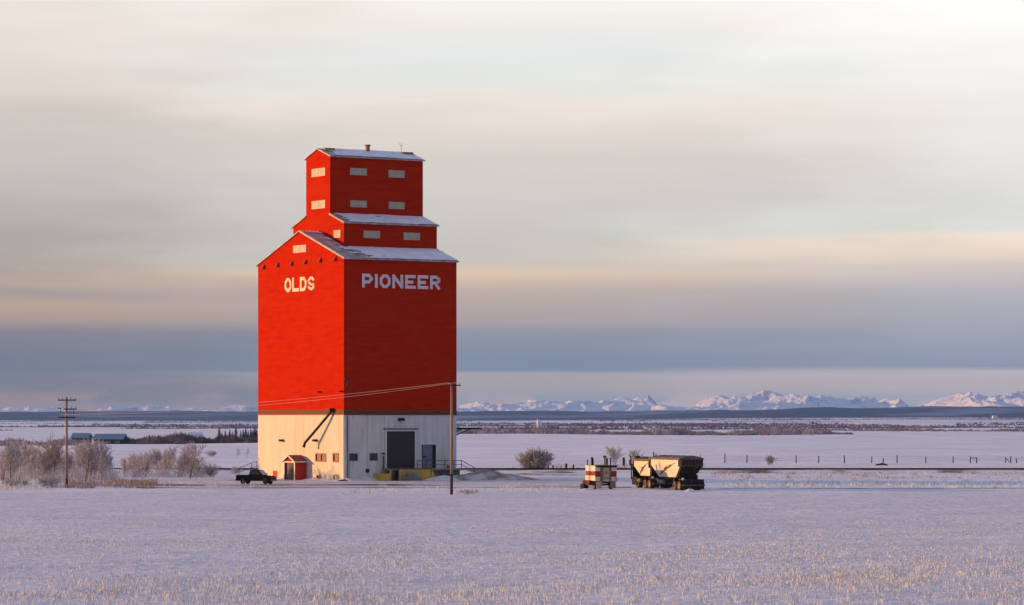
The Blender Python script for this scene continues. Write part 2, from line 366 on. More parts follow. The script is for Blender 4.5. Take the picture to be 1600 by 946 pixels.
# ------------------------------------------------------------------ yard track, berm
def strip(name, pts, w, m, z=.03, label=None, kind='structure'):
    """a ribbon lying on flat ground along pts"""
    V = []; n = len(pts)
    for i, p in enumerate(pts):
        a = Vector(pts[max(i - 1, 0)]); b = Vector(pts[min(i + 1, n - 1)]); d = (b - a).normalized(); nn = Vector((-d.y, d.x))
        ww = w * (1 + .25 * math.sin(i * 1.7) + .2 * math.sin(i * .63)) / 2
        for s in (-1, 0, 1):
            q = Vector(p) + nn * ww * s; V.append((q.x, q.y, hz(q.x, q.y) + z + (.03 if s == 0 else -.02 + .0)))
    Fq = [(i*3+k, i*3+k+1, i*3+k+4, i*3+k+3) for i in range(n - 1) for k in (0, 1)]
    o = np_mesh(name, np.array(V), np.array(Fq), m); tag(o, label, kind=kind); return o
tp = [(x, 392.5 + 1.2 * math.sin(x / 17) - .0006 * x * x * .3) for x in np.linspace(-58, -8, 40)]
strip('dirt_track', tp, 7.5, M['track'], .05, 'brown rutted track passing in front of the elevator')
tp = [(x, 376 + 1.6 * math.sin(x / 13 + 1) + .8 * math.sin(x / 4.1)) for x in np.linspace(-44, 14, 44)]
strip('dirt_track', tp, 1.6, M['track'], .05, 'faint wheel rut through the snow nearer than the elevator')
tp = [(x, 371 + .6 * math.sin(x / 9 + 1)) for x in np.linspace(24, 62, 30)]
strip('dirt_track', tp, .8, M['track'], .05, 'thin wheel rut beyond the parked trailers')

# railway: low bed, ballast, two rails, sleepers under snow
RY = 482.0
rb = MB()
xr = np.linspace(-330, 330, 221)
prof = [(-4.6, 0), (-2.0, .42), (1.9, .46), (4.4, 0)]
V = []; Fq = []
for i, x in enumerate(xr):
    for k, (dy, z) in enumerate(prof):
        V.append((x, RY + dy + .35 * (vnoise(x / 6, k * 3.1) - .5), -.05 if z == 0 else z + .10 * (float(vnoise(x / 5, k * 7.7)) - .5)))
for i in range(len(xr) - 1):
    for k in range(3): Fq.append((i*4+k, (i+1)*4+k, (i+1)*4+k+1, i*4+k+1))
M['bed'] = mat('railway_bed_snow', (.74, .70, .68), .85, c2=(.17, .12, .09), scale=.10, stretch=(1, 1, 1), thr=(.50, .60), bump=.5, bscale=2)
rbed = np_mesh('railway_bed', np.array(V), np.array(Fq), M['bed'], smooth=True); tag(rbed, 'low railway bed of snow and brown ballast behind the elevator', kind='structure')
rt = empty('railway_track', (0, RY, .46), 0, 'pair of dark rails running straight across behind the elevator and trailers', 'railway track')
for s in (-.75, .75):
    b_ = MB(); 
    b_.box(-325, 325, s - .035, s + .035, .10, .24); b_.box(-325, 325, s - .08, s + .08, .06, .10); b_.box(-325, 325, s - .02, s + .02, .0, .3) if False else None
    b_.build('rail', M['black'], rt)
b_ = MB()
for i in range(1000):
    x = -324 + i * .65; b_.box(x, x + .24, -1.3, 1.3, -.12, -.02)
o = b_.build('sleepers', M['wood_dark'], rt); o['kind'] = 'stuff'
b_ = MB()                                                     # dark ballast edge left bare on the camera side
for i in range(220):
    x = -325 + i * 2.95; b_.prism([(-1.9, -.30 + .1 * rng.random()), (-1.25, .04 + .03 * rng.random()), (-1.2, -.2)], 'x', x, x + 2.95)
o = b_.build('ballast_edge', M['brown_steel'], rt); o['kind'] = 'stuff'

# ------------------------------------------------------------------ the grain elevator
TH = .5708
C0 = Vector((-21.88, 416.7, 0))
L1, L2, U0, V0, W2, V1, W1, UE = 23.64, 17.23, 2.78, 4.88, 13.87, 8.55, 6.56, 17.14
ZE, ZJ, ZSE, ZTB, ZTE = 29.0, 8.70, 33.99, 35.25, 43.02
SL = .341
def Rz(a): return Matrix.Rotation(a, 3, 'Z')
Ri = Rz(-TH)
def ray(px, py): return Vector(((px - 800) / F, 1, (HOR - py) / F))
def onU(px, py, u=0.0):                                        # point of the plane u=const seen at a pixel -> (v, z)
    o = Ri @ (Vector((0, 0, CAMZ)) - C0); d = Ri @ ray(px, py); t_ = (u - o.x) / d.x; p = o + d * t_; return p.y, p.z
def onV(px, py, v=0.0):
    o = Ri @ (Vector((0, 0, CAMZ)) - C0); d = Ri @ ray(px, py); t_ = (v - o.y) / d.y; p = o + d * t_; return p.x, p.z
el = empty('grain_elevator', C0, TH, 'tall bright red wooden grain elevator on a white base reading PIONEER and OLDS', 'grain elevator')
ZB = ZJ + .62                                                 # top of the brown band
def gable(v0, v1, zb, ze): 
    c = (v0 + v1) / 2; return [(v0, zb), (v1, zb), (v1, ze), (c, ze + SL * (c - v0)), (v0, ze)]
MB().prism(gable(0, L1, ZB, ZE), 'x', 0, L2).build('bin_wall', M['red'], el)
MB().prism(gable(V0, V0 + W2, ZE - .2, ZSE), 'x', U0, UE).build('cupola_wall', M['red'], el)
MB().prism(gable(V1, V1 + W1, ZSE - 1, ZTE), 'x', U0 - .02, UE + .02).build('headhouse_wall', M['red'], el)
MB().prism([(-.02, ZJ), (L1 + .02, ZJ), (L1 + .02, ZB), (-.02, ZB)], 'x', -.02, L2 + .02).build('plywood_band', M['band'], el)
MB().box(-.07, L2 + .07, -.07, L1 + .07, ZJ - .10, ZJ).build('drip_edge', M['trim_red'], el)
def laps(parent_name, face, a, b, z0, z1, off, holes=()):
    mb = MB(); z = z0
    while z < z1:
        j = .004 * math.sin(z * 37)
        if face == 'L': mb.prism([(off - .016 - j, z), (off + .0, z), (off + .0, z + .035)], 'y', a, b)
        else: mb.prism([(off - .016 - j, z), (off + .0, z), (off + .0, z + .035)], 'x', a, b)
        z += .42
    if face == 'L':
        pass
    o = mb.build('siding_laps', M['red'], el); o['kind'] = 'stuff'
# prism on axis 'y' takes (x, z): the lit face; on axis 'x' it takes (y, z): the shaded face
laps('b', 'L', 0, L1, ZB + .2, ZE - .1, 0); laps('b', 'R', 0, L2, ZB + .2, ZE - .1, 0)
laps('h', 'L', V1, V1 + W1, ZTB + .2, ZTE - .1, U0 - .02); laps('h', 'R', U0, UE, ZTB + .2, ZTE - .1, V1)
laps('c', 'R', U0, UE, ZE + 1.9, ZSE - .1, V0)
# vertical seams where the siding sheets meet
mb = MB()
for k in range(1, 8): v = L1 * k / 8 + .1 * math.sin(k * 3); mb.box(-.012, 0, v, v + .04, ZB, ZE + SL * min(v, L1 - v) - .1)
for k in range(1, 6): u = L2 * k / 6 + .1 * math.sin(k * 2); mb.box(u, u + .04, -.012, 0, ZB, ZE - .05)
o = mb.build('siding_seams', M['red'], el); o['kind'] = 'stuff'
# lower part: core and panels with recessed joints
MB().box(.16, L2 - .16, .16, L1 - .16, -.3, ZJ - .1).build('base_wall', M['concrete'], el)
ZT = ZJ - .10
def vL(px): return onU(px, 700)[0]
def uR(px): return onV(px, 700)[0]
def fill(name, axis, a, b, z0, z1, holes, m, proud=0.0, joints=()):
    """panels of a face between the joints, cut round the openings"""
    cuts = [a] + sorted(joints) + [b]
    for i in range(len(cuts) - 1):
        p, q = cuts[i] + .018, cuts[i + 1] - .018
        mb = MB(); hs = [h for h in holes if h[1] > p and h[0] < q]
        xs_c = sorted({p, q, *[min(max(h[0], p), q) for h in hs], *[min(max(h[1], p), q) for h in hs]})
        for x0, x1 in zip(xs_c[:-1], xs_c[1:]):
            if x1 - x0 < 1e-4: continue
            segs = [(z0, z1)]
            for h in hs:
                if h[0] <= x0 + 1e-4 and h[1] >= x1 - 1e-4:
                    ns = []
                    for s0, s1 in segs:
                        if h[2] > s0: ns.append((s0, min(s1, h[2])))
                        if h[3] < s1: ns.append((max(s0, h[3]), s1))
                    segs = ns
            for s0, s1 in segs:
                if s1 - s0 < .01: continue
                if axis == 'L': mb.box(-proud, .158, x0, x1, s0, s1)
                else: mb.box(x0, x1, -proud, .158, s0, s1)
        mb.build('panel', m[i % len(m)] if isinstance(m, list) else m, el)
def rectL(x0, x1, y0, y1, u=0.0):
    a, _ = onU(x1, (y0 + y1) / 2, u); b, _ = onU(x0, (y0 + y1) / 2, u); _, z0 = onU((x0 + x1) / 2, y1, u); _, z1 = onU((x0 + x1) / 2, y0, u); return a, b, z0, z1
def rectR(x0, x1, y0, y1, v=0.0):
    a, _ = onV(x0, (y0 + y1) / 2, v); b, _ = onV(x1, (y0 + y1) / 2, v); _, z0 = onV((x0 + x1) / 2, y1, v); _, z1 = onV((x0 + x1) / 2, y0, v); return a, b, z0, z1
wl1 = rectL(493.8, 509, 710.4, 720); wl2 = rectL(521.2, 528.4, 710.4, 720.2)
hl1 = rectL(495.2, 500.6, 743.7, 750.6); hl2 = rectL(521.5, 528, 743.7, 750.8); dl = rectL(426.2, 433.8, 735.7, 751.6)
wr1 = rectR(546.3, 558.3, 709.4, 720); wr2 = rectR(578, 589.5, 709, 719.5); hr = rectR(571.2, 577, 733, 739)
bd = rectR(604.3, 648.2, 674.2, 732); md = rectR(658.6, 681, 695, 732)
fill('panel', 'L', .0, L1, -.3, ZT, [wl1, wl2, hl1, hl2, dl], [M['cream'], M['cream'], M['cream']], 0, [vL(491), vL(447)])
fill('panel', 'R', .0, L2, -.3, ZT, [wr1, wr2, hr, bd, md], [M['panel_shaded']], .0, [uR(546), uR(601), uR(655), uR(700)])
MB().box(L2 - .15, L2 + .0, .17, L1, -.3, ZT).build('panel', M['cream'], el)
MB().box(.17, L2 - .17, L1 - .15, L1, -.3, ZT).build('panel', M['cream'], el)
def opening(kind, face, r, m, frame=None, fw=.12, glaz=None, mull=0, recess=.10, name='window', u=0.0):
    """an opening set back in the wall, its frame standing proud"""
    a, b, z0, z1 = r
    def bx(mb, x0, x1, d0, d1, zz0, zz1):
        if face == 'L': mb.box(u - d1, u - d0, x0, x1, zz0, zz1)
        else: mb.box(x0, x1, u - d1, u - d0, zz0, zz1)
        return mb
    main = bx(MB(), a, b, -recess - .03, -recess, z0, z1).build(name, m, el)
    if frame:
        fr = MB(); bx(fr, a - fw, a, -recess, .05, z0 - (0 if name.endswith('door') else fw), z1 + fw); bx(fr, b, b + fw, -recess, .05, z0 - (0 if name.endswith('door') else fw), z1 + fw)
        bx(fr, a, b, -recess, .05, z1, z1 + fw)
        if not name.endswith('door'): bx(fr, a, b, -recess, .05, z0 - fw, z0)
        for k in range(mull):
            c = a + (b - a) * (k + 1) / (mull + 1); bx(fr, c - .06, c + .06, -recess, .03, z0, z1)
        fr.build('frame', frame, main)
    return main
M['pane_lit'] = mat('lit_side_glass', (.20, .15, .11), .3, c2=(.30, .22, .16), scale=2)  # panes of the sunlit wall, warm light put into the glass colour
opening('w', 'L', wl1, M['pane_lit'], M['trim_red'], .14, mull=1); opening('w', 'L', wl2, M['pane_lit'], M['trim_red'], .2)
opening('w', 'R', wr1, M['glass'], M['steel'], .05); opening('w', 'R', wr2, M['glass'], M['steel'], .05)
opening('w', 'L', hl1, M['trim_red'], M['brown'], .08, name='hatch'); opening('w', 'L', hl2, M['cream'], M['brown'], .12, name='hatch')
opening('w', 'R', hr, M['black'], None, name='hatch', recess=.02)
d_ = opening('w', 'L', dl, M['dirt_red'], None, name='side_door', recess=.04); d_['label'] = 'low rust red door at the foot of the wall'
bdo = opening('w', 'R', bd, M['dark_door'], M['trim_white'], .22, name='dock_door', recess=.13); bdo['label'] = 'tall dark roller door above the yellow dock'
sl = MB()
for k in range(1, 12): z = bd[2] + (bd[3] - bd[2]) * k / 12; sl.box(bd[0], bd[1], .095, .14, z - .02, z + .02)
sl.build('door_ribs', M['dark_door'], bdo)
MB().box(bd[0] - .5, bd[1] + .5, -.16, .04, bd[3] + .23, bd[3] + .40).build('door_lintel', M['steel'], el)
mdo = opening('w', 'R', md, M['grey_door'], M['trim_white'], .14, name='dock_side_door', recess=.13); mdo['label'] = 'blue grey walk-in door with dark jambs on the dock'
MB().box(md[1] - .40, md[1] - .005, .0, .125, md[2], md[3] - .01).build('jamb', M['black'], mdo)
MB().box(md[0] + .005, md[0] + .16, .0, .125, md[2], md[3] - .01).build('jamb', M['black'], mdo)
MB().box(md[0] + .3, md[0] + .75, .03, .12, md[2] + 1.48, md[2] + 1.6).build('handle', M['black'], mdo)
# painted window boards, slightly proud, with a raised frame
def boards(face, lst, u):
    for q in lst:
        r = rectL(*q, u) if face == 'L' else rectR(*q, u)
        a, b, z0, z1 = r
        mk = (lambda mb, x0, x1, d0, d1, zz0, zz1: mb.box(u - d1, u - d0, x0, x1, zz0, zz1)) if face == 'L' else (lambda mb, x0, x1, d0, d1, zz0, zz1: mb.box(x0, x1, u - d1, u - d0, zz0, zz1))
        mb = MB(); mk(mb, a + .02, b - .02, -.05, .03, z0 + .02, z1 - .02); w = mb.build('window', M['pale'], el)
        mb = MB(); t_ = .07
        mk(mb, a, a + t_, -.05, .055, z0, z1); mk(mb, b - t_, b, -.05, .055, z0, z1); mk(mb, a + t_, b - t_, -.05, .055, z0, z0 + t_); mk(mb, a + t_, b - t_, -.05, .055, z1 - t_, z1)
        c = (a + b) / 2; mk(mb, c - .03, c + .03, -.05, .05, z0 + t_, z1 - t_)
        mb.build('frame', M['pale'], w)
boards('L', [(487, 508.4, 263.4, 276), (487.2, 508.4, 313.8, 326.5)], U0 - .02)
boards('L', [(521.4, 532.3, 360, 372)], U0)
boards('L', [(458.4, 478.4, 383.5, 395)], 0)
boards('R', [(547, 573, 263.2, 274), (607, 632, 266.5, 277.8), (547.4, 573, 313.7, 324.2), (607.4, 632, 316, 327)], V1)
boards('R', [(568, 593.5, 361, 372.5), (630.5, 656, 364, 375.5)], V0)
# small vents under the gable
for x, y in ((412.6, 417.4), (434.2, 414.4), (456, 412), (477.7, 409.5), (500.9, 407), (524.2, 404.8)):
    v, z = onU(x, y); mb = MB(); mb.prism([(-.42, z - .28), (.0, z - .28), (.0, z + .30), (-.12, z + .30)], 'y', v - .26, v + .26)
    mb.build('vent', M['trim_red'], el)
# lamps and small fittings on the walls
def lampL(px, py, s=.3):
    v, z = onU(px, py); p = MB().box(-.5, 0, v - s * .5, v + s * .5, z - s * .2, z + s * .4).build('wall_lamp', M['black'], el)
def lampR(px, py, s=.3, m='black', nm='wall_lamp'):
    u, z = onV(px, py); mb = MB(); mb.prism([(-s * 1.3, z - s * .4), (0, z - s * .4), (0, z + s * .5), (-s * .7, z + s * .4)], 'x', u - s, u + s); mb.build(nm, M[m], el)
lampL(441.5, 689, .5); lampL(494, 689, .5); lampL(500.5, 613, .3); lampL(534.4, 612, .3)
lampR(540.8, 592, .28); lampR(626.2, 655.8, .42); lampR(598.6, 709, .2); lampR(625, 730, .15) if False else None
u, z = onV(540.8, 600); MB().tube([(u, -.25, z + .7), (u, -.12, z - .3)], .05).build('lamp_bracket', M['steel'], el)
lampR(700, 729.5, .2, nm='meter_box')
# downspout at the near corner and stained post
u = uR(542.5)
MB().box(.04, .16, -.08, -.002, .2, ZT - .05).build('corner_trim', M['trim_white'], el)
MB().box(-.08, -.002, .04, .16, .2, ZT - .05).build('corner_trim', M['trim_white'], el)
MB().tube([(u, -.1, .3), (u, -.1, ZT - .1)], .07).build('downpipe', M['steel'], el)
MB().tube([(uR(598.5), -.12, 1.4), (uR(598.5), -.12, 3.2)], .09).build('conduit', M['brown_steel'], el)

# roofs
def slab(va, za, vb, zb, u0, u1, th=.14):
    n = Vector((-(zb - za), vb - va)).normalized() * th
    if n.y < 0: n = -n
    return [(va, za), (vb, zb), (vb + n.x, zb + n.y), (va + n.x, za + n.y)]
def roof(name, v0, v1, ze, u0, u1, inner=None, oh=.32, ends=.22, peak=True):
    c = (v0 + v1) / 2; zp = ze + SL * (c - v0); mb = MB()
    if inner is None:
        z_ = zp
        mb.prism([(v0 - oh, ze - SL * oh + .02), (c, z_ + .02), (c, z_ + .17), (v0 - oh, ze - SL * oh + .17)], 'x', u0 - ends, u1 + ends)
        mb.prism([(v1 + oh, ze - SL * oh + .02), (v1 + oh, ze - SL * oh + .17), (c, z_ + .17), (c, z_ + .02)], 'x', u0 - ends, u1 + ends)
    else:
        zi = ze + SL * (inner - v0)
        mb.prism([(v0 - oh, ze - SL * oh + .02), (inner, zi + .02), (inner, zi + .17), (v0 - oh, ze - SL * oh + .17)], 'x', u0 - ends, u1 + ends)
        j = v1 - (inner - v0)
        mb.prism([(v1 + oh, ze - SL * oh + .02), (v1 + oh, ze - SL * oh + .17), (j, zi + .17), (j, zi + .02)], 'x', u0 - ends, u1 + ends)
    return mb.build(name, M['tin'], el)
r1 = roof('roof', 0, L1, ZE, 0, L2); r2 = roof('roof', V0, V0 + W2, ZSE, U0, UE, inner=V1); r3 = roof('roof', V1, V1 + W1, ZTE, U0, UE)
def ribs(v0, vi, ze, u0, u1, parent, step=.55):
    mb = MB(); u = u0
    while u < u1:
        za = ze - SL * .3 + .17; zb = ze + SL * (vi - v0) + .17
        mb.prism([(v0 - .31, za), (vi, zb), (vi, zb + .06), (v0 - .31, za + .06)], 'x', u, u + .09); u += step
    o = mb.build('roof_ribs', M['tin'], parent); o['kind'] = 'stuff'
ribs(0, L1 / 2, ZE, -.15, U0 - .1, r1); ribs(0, V0, ZE, U0, L2 + .15, r1); ribs(V0, V1, ZSE, U0 - .1, UE + .1, r2)
def snow_layer(v0, vi, ze, u0, u1, parent, rag, th=.07):
    nu, nv = int((u1 - u0) / .22), max(6, int((vi - v0 + .3) / .22)); mb = MB()
    us = np.linspace(u0, u1, nu + 1); vs = np.linspace(v0 - .30, vi, nv + 1)
    Vv = []; 
    for a in us:
        for b in vs:
            z = ze + SL * (b - v0) + .17 + .075 + th * float(vnoise(a * 1.3, b * 1.3)); Vv.append((a, b, z))
    Fq = []
    for i in range(nu):
        for j in range(nv):
            a = us[i]; b = vs[j]; e = a - u0
            if e < rag * (.25 + 1.5 * float(vnoise(b * 2.2 + 3, a * .35))): continue
            if u1 - a < .5 * float(vnoise(b * 3, 7)): continue
            if float(vnoise(a * 1.1 + 31, b * 1.5)) > .93: continue
            k = i * (nv + 1) + j; Fq.append((k, k + nv + 1, k + nv + 2, k + 1))
    o = np_mesh('snow_cover', np.array(Vv), np.array(Fq), M['roof_snow'], parent, smooth=True); o['kind'] = 'stuff'
snow_layer(0, L1 / 2 - .2, ZE, -.1, U0 - .05, r1, 2.6); snow_layer(0, V0 - .03, ZE, U0 - 1.2, L2 + .15, r1, 1.8)
snow_layer(V0, V1 - .03, ZSE, U0 - .1, UE + .12, r2, .9); snow_layer(V1, V1 + W1 / 2, ZTE, U0 - .1, UE + .12, r3, .7)
# ridge fittings: two low vents, one stack, one little aerial
zp = ZTE + SL * W1 / 2 + .2; vc = V1 + W1 / 2
M['brass'] = mat('yellow_vent_paint', (.42, .24, .05), .6, c2=(.25, .13, .04), scale=3)
def ridge_u(px): return onV(px, 236, vc)[0]
for px in (509, 631.5):
    u = ridge_u(px); MB().box(u - .75, u + .75, vc - 1.2, vc - .3, zp - .42, zp - .02).build('roof_vent', M['brass'], el)
u = ridge_u(571.5)
st = MB(); st.tube([(u, vc - .5, zp - .3), (u, vc - .5, zp + .55)], .30, 10).build('roof_stack', M['brass'], el)
st = MB(); st.tube([(u, vc - .5, zp + .55), (u, vc - .5, zp + .75)], .42, 10).build('stack_cap', M['brown'], el)
u = ridge_u(627); mb = MB(); mb.tube([(u, vc, zp - .1), (u, vc, zp + .9)], .035); mb.tube([(u - .25, vc, zp + 1.25), (u - .15, vc, zp + .9), (u + .15, vc, zp + .9), (u + .25, vc, zp + 1.25)], .035, 5); mb.build('aerial', M['steel'], el)
# the load-out spout on the lit wall, with its cable
ps = []
for px, py, uu in ((517.8, 641, -.25), (516, 645.5, -.4), (496, 669.5, -.9), (476.6, 692, -1.4), (474.6, 699, -1.5)):
    v, z = onU(px, py, uu); ps.append((uu, v, z))
sp = MB().tube(ps, [.18, .17, .17, .18, .22], 8).build('loading_spout', M['black'], el)
v, z = onU(517.6, 640.5, -.3); MB().box(-.6, 0, v - .16, v + .16, z - .35, z + .2).build('spout_bracket', M['black'], el)
# small canopy on the far side wall
ck = MB(); c0u = L2
zc = onV(730, 669.5, 4.0)[1]
uc = onV(745.5, 669.5, 4.0)[0]
ck.box(c0u + .0, uc, 2.8, 5.2, zc - .12, zc + .10); ck.build('canopy', M['black'], el)
ub, zb = onV(714, 687.5, 4.0); ub2, zb2 = onV(728.5, 671, 4.0)
for vv in (3.0, 5.0): MB().tube([(L2, vv, zb), (ub2, vv, zc - .1)], .07, 5).build('canopy_brace', M['black'], el)

# lettering
def stroke(mb, pts, s, face, d0, d1, closed=False):
    P_ = [Vector(p) for p in pts]; n = len(P_); Lf = []; Rt = []
    for i in range(n):
        a = P_[(i - 1) % n] if (closed or i > 0) else None; b = P_[(i + 1) % n] if (closed or i < n - 1) else None
        d1_ = (P_[i] - a).normalized() if a is not None else None; d2_ = (b - P_[i]).normalized() if b is not None else None
        if d1_ is None: nn = Vector((-d2_.y, d2_.x)); k = 1
        elif d2_ is None: nn = Vector((-d1_.y, d1_.x)); k = 1
        else:
            na = Vector((-d1_.y, d1_.x)); nb = Vector((-d2_.y, d2_.x)); nn = (na + nb).normalized(); k = 1 / max(.5, nn.dot(na))
        Lf.append(P_[i] + nn * s / 2 * k); Rt.append(P_[i] - nn * s / 2 * k)
    m_ = n if closed else n - 1
    for i in range(m_):
        j = (i + 1) % n; q = [Lf[i], Lf[j], Rt[j], Rt[i]]
        if face == 'R': f = lambda p, d: (p.x, -d, p.y)
        else: f = lambda p, d: (-d, -p.x, p.y)
        vs = [f(p, d0) for p in q] + [f(p, d1) for p in q]
        mb.add(vs, [(0,1,2,3), (7,6,5,4), (0,4,5,1), (1,5,6,2), (2,6,7,3), (3,7,4,0)])
def glyph(ch, x, z, w, h, s):
    l, r, b, t_ = x + s / 2, x + w - s / 2, z + s / 2, z + h - s / 2; mm = z + h * .46; c = min(w, h) * .24
    B, T = z, z + h
    if ch == 'O': return [([(l + c, b), (r - c, b), (r, b + c), (r, t_ - c), (r - c, t_), (l + c, t_), (l, t_ - c), (l, b + c)], True)]
    if ch == 'I': return [([(x + w / 2, B), (x + w / 2, T)], False)]
    if ch == 'L': return [([(l, T), (l, b), (x + w, b)], False)]
    if ch == 'D': return [([(l, b), (r - c, b), (r, b + c), (r, t_ - c), (r - c, t_), (l, t_)], True)]
    if ch == 'E': return [([(x + w, t_), (l, t_), (l, b), (x + w, b)], False), ([(l + s / 2, mm + .03), (x + w * .78, mm + .03)], False)]
    if ch == 'P': return [([(l, B), (l, t_), (r - c, t_), (r, t_ - c), (r, mm + c - .1), (r - c, mm - .1), (l + s / 2, mm - .1)], False)]
    if ch == 'R': return [([(l, B), (l, t_), (r - c, t_), (r, t_ - c), (r, mm + c), (r - c, mm), (l + s / 2, mm)], False), ([(x + w * .55, mm - s * .45), (x + w - s * .45, B)], False)]
    if ch == 'N': return [([(l, B), (l, T)], False), ([(r, B), (r, T)], False), ([(l + s * .15, T - s * .6), (r - s * .15, B + s * .6)], False)]
    if ch == 'S': return [([(r, t_ - c * .75), (r - c, t_), (l + c, t_), (l, t_ - c), (l, mm + c * .9), (l + c * .6, mm + .12), (r - c * .6, mm - .08), (r, mm - c * .9), (r, b + c), (r - c, b), (l + c, b), (l, b + c * .75)], False)]
zt_, zb_ = onV(573, 428.1)[1], onV(573, 449.6)[1]
for ch, a, b in (('P', 565.7, 582.4), ('I', 585.4, 590.4), ('O', 593.2, 610), ('N', 613, 629.8), ('E', 632.9, 649.2), ('E', 652.4, 668.9), ('R', 672, 688.2)):
    ua, ub_ = onV(a, 440)[0], onV(b, 440)[0]; mb = MB()
    for pts, cl in glyph(ch, ua, zb_, ub_ - ua, zt_ - zb_, .40): stroke(mb, pts, .40, 'R', .004, .035, cl)
    mb.build('letter', M['letter'], el)
zt_, zb_ = onU(468, 433.5)[1], onU(468, 455.5)[1]
for ch, a, b in (('O', 445, 455.4), ('L', 457, 467.2), ('D', 468.9, 479), ('S', 480.8, 491.8)):
    va, vb = -onU(a, 445)[0], -onU(b, 445)[0]; mb = MB()
    for pts, cl in glyph(ch, va, zb_, vb - va, zt_ - zb_, .43): stroke(mb, pts, .43 if ch != 'S' else .34, 'L', .004, .035, cl)
    mb.build('letter', M['letter_worn'], el)

# ------------------------------------------------------------------ red entrance booth
def elw(u, v, z=0): return C0 + Rz(TH) @ Vector((u, v, z))
vb0 = onU(479, 745)[0]; P1 = 1.75; BW = 3.05; BH = 2.45
bo = empty('entrance_booth', elw(0, vb0), TH, 'small red gabled booth with white trim standing against the cream wall', 'booth')
pk = .72
MB().box(-P1, -.0, .0, .12, 0, BH).build('wall', M['trim_red'], bo).data.materials[0] = M['dirt_red']
MB().box(-P1, -.0, BW - .12, BW, 0, BH).build('wall', M['dirt_red'], bo)
MB().prism([(0, BH), (BW, BH), (BW / 2, BH + pk)], 'x', -P1, -P1 + .12).build('gable', M['red'], bo)
mb = MB(); mb.box(-P1 - .05, -P1, -.02, .22, 0, BH); mb.box(-P1 - .05, -P1, BW - .2, BW + .02, 0, BH); mb.box(-P1 - .05, -P1, .22, BW - .2, BH - .16, BH + .0); mb.build('door_frame', M['trim_white'], bo)
MB().box(-P1 + .25, -P1 + .32, .13, BW - .13, 0, BH - .01).build('door', mat('grey_brown_booth_door', (.17, .135, .105), .7, c2=(.13, .10, .08), scale=2), bo)
M['booth_roof'] = mat('dull_red_shingle', (.22, .035, .022), .7, c2=(.16, .03, .02), scale=3)
mb = MB(); 
for sgn in (0, 1):
    f = (lambda y: y) if sgn == 0 else (lambda y: BW - y)
    mb.prism([(f(-.25), BH - .10), (f(BW / 2), BH + pk + .02), (f(BW / 2), BH + pk + .12), (f(-.25), BH)], 'x', -P1 - .2, -.01)
mb.build('roof', M['booth_roof'], bo)
mb = MB()
for sgn in (0, 1):
    f = (lambda y: y) if sgn == 0 else (lambda y: BW - y)
    mb.prism([(f(-.27), BH - .16), (f(BW / 2), BH + pk - .04), (f(BW / 2), BH + pk + .13), (f(-.27), BH + .02)], 'x', -P1 - .26, -P1 - .2)
mb.box(-P1 - .2, -.01, -.30, -.255, BH - .14, BH + .02); mb.build('roof_trim', M['trim_white'], bo)

# ------------------------------------------------------------------ loading dock on the shaded side
DV = -2.2; DZ = md[2] - .04
ua, _ = onV(597, 745, DV); ub_, _ = onV(673, 745, DV); ud0, _ = onV(611.6, 745, DV); ud1, _ = onV(623.5, 745, DV); ue, _ = onV(727, 735, DV); us1, _ = onV(610, 745, DV)
dk = empty('loading_dock', elw(ua, DV), TH, 'yellow painted concrete dock under the tall dark door', 'loading dock')
def dkb(u0, u1, v0, v1, z0, z1): return MB().box(u0 - ua, u1 - ua, v0 - DV, v1 - DV, z0, z1)
dkb(us1, ue, DV + .1, -.02, DZ - .16, DZ).build('slab', M['concrete'], dk)
dkb(us1 + .05, ue - .1, DV + 1.2, -.05, -.2, DZ - .165).build('core', M['concrete'], dk)
dkb(ud1 + .02, ub_, DV, DV + .16, -.2, DZ - .04).build('front_wall', M['yellow'], dk)
dkb(us1, ud0 - .02, DV, DV + .16, -.2, DZ - .04).build('front_wall', M['yellow'], dk)
dkb(ua, us1 - .02, DV, -.05, -.2, DZ * .62).build('step', M['yellow'], dk)
dkb(ud1 - .0, ud1 + .28, DV - .08, DV - .005, 0, DZ).build('post', M['yellow'], dk)
dkb(ud0, ud1, DV + .55, DV + .6, 0, DZ - .2).build('recess', M['glass'], dk)  # dark sheet standing in for the shade inside the opening
dkb(us1 - .1, ub_ + .2, DV - .06, DV + .09, DZ + .005, DZ + .11).build('edge_iron', M['brown_steel'], dk)
mb = MB(); mb.prism([(ub_ + .02 - ua, -.2), (ub_ + 1.1 - ua, -.2), (ub_ + .2 - ua, DZ - .04)], 'y', .0, .16); mb.build('wing_wall', M['yellow'], dk)
# dark pallets leaning on the yellow wall
def crate(name, px0, px1, z0, z1, dv, label):
    a = onV(px0, 745, DV - dv)[0]; b = onV(px1, 745, DV - dv)[0]; o = empty(name, elw(a, DV - dv), TH, label, name.split('_')[-1], 'grey blocks in front of the dock')
    n = 3
    for k in range(n):
        h0 = z0 + (z1 - z0) * k / n; h1 = z0 + (z1 - z0) * (k + 1) / n - .03
        MB().box(0, b - a, -.3 if k % 2 else -.26, .3, h0, h1).build('plank', M['concrete'], o, bevel=.015)
crate('stacked_block', 630, 657.5, 0, .55, .6, 'long low grey block lying against the yellow dock wall')
crate('stacked_block', 637, 651, .552, 1.15, .55, 'short grey block on top of the long one by the yellow dock')
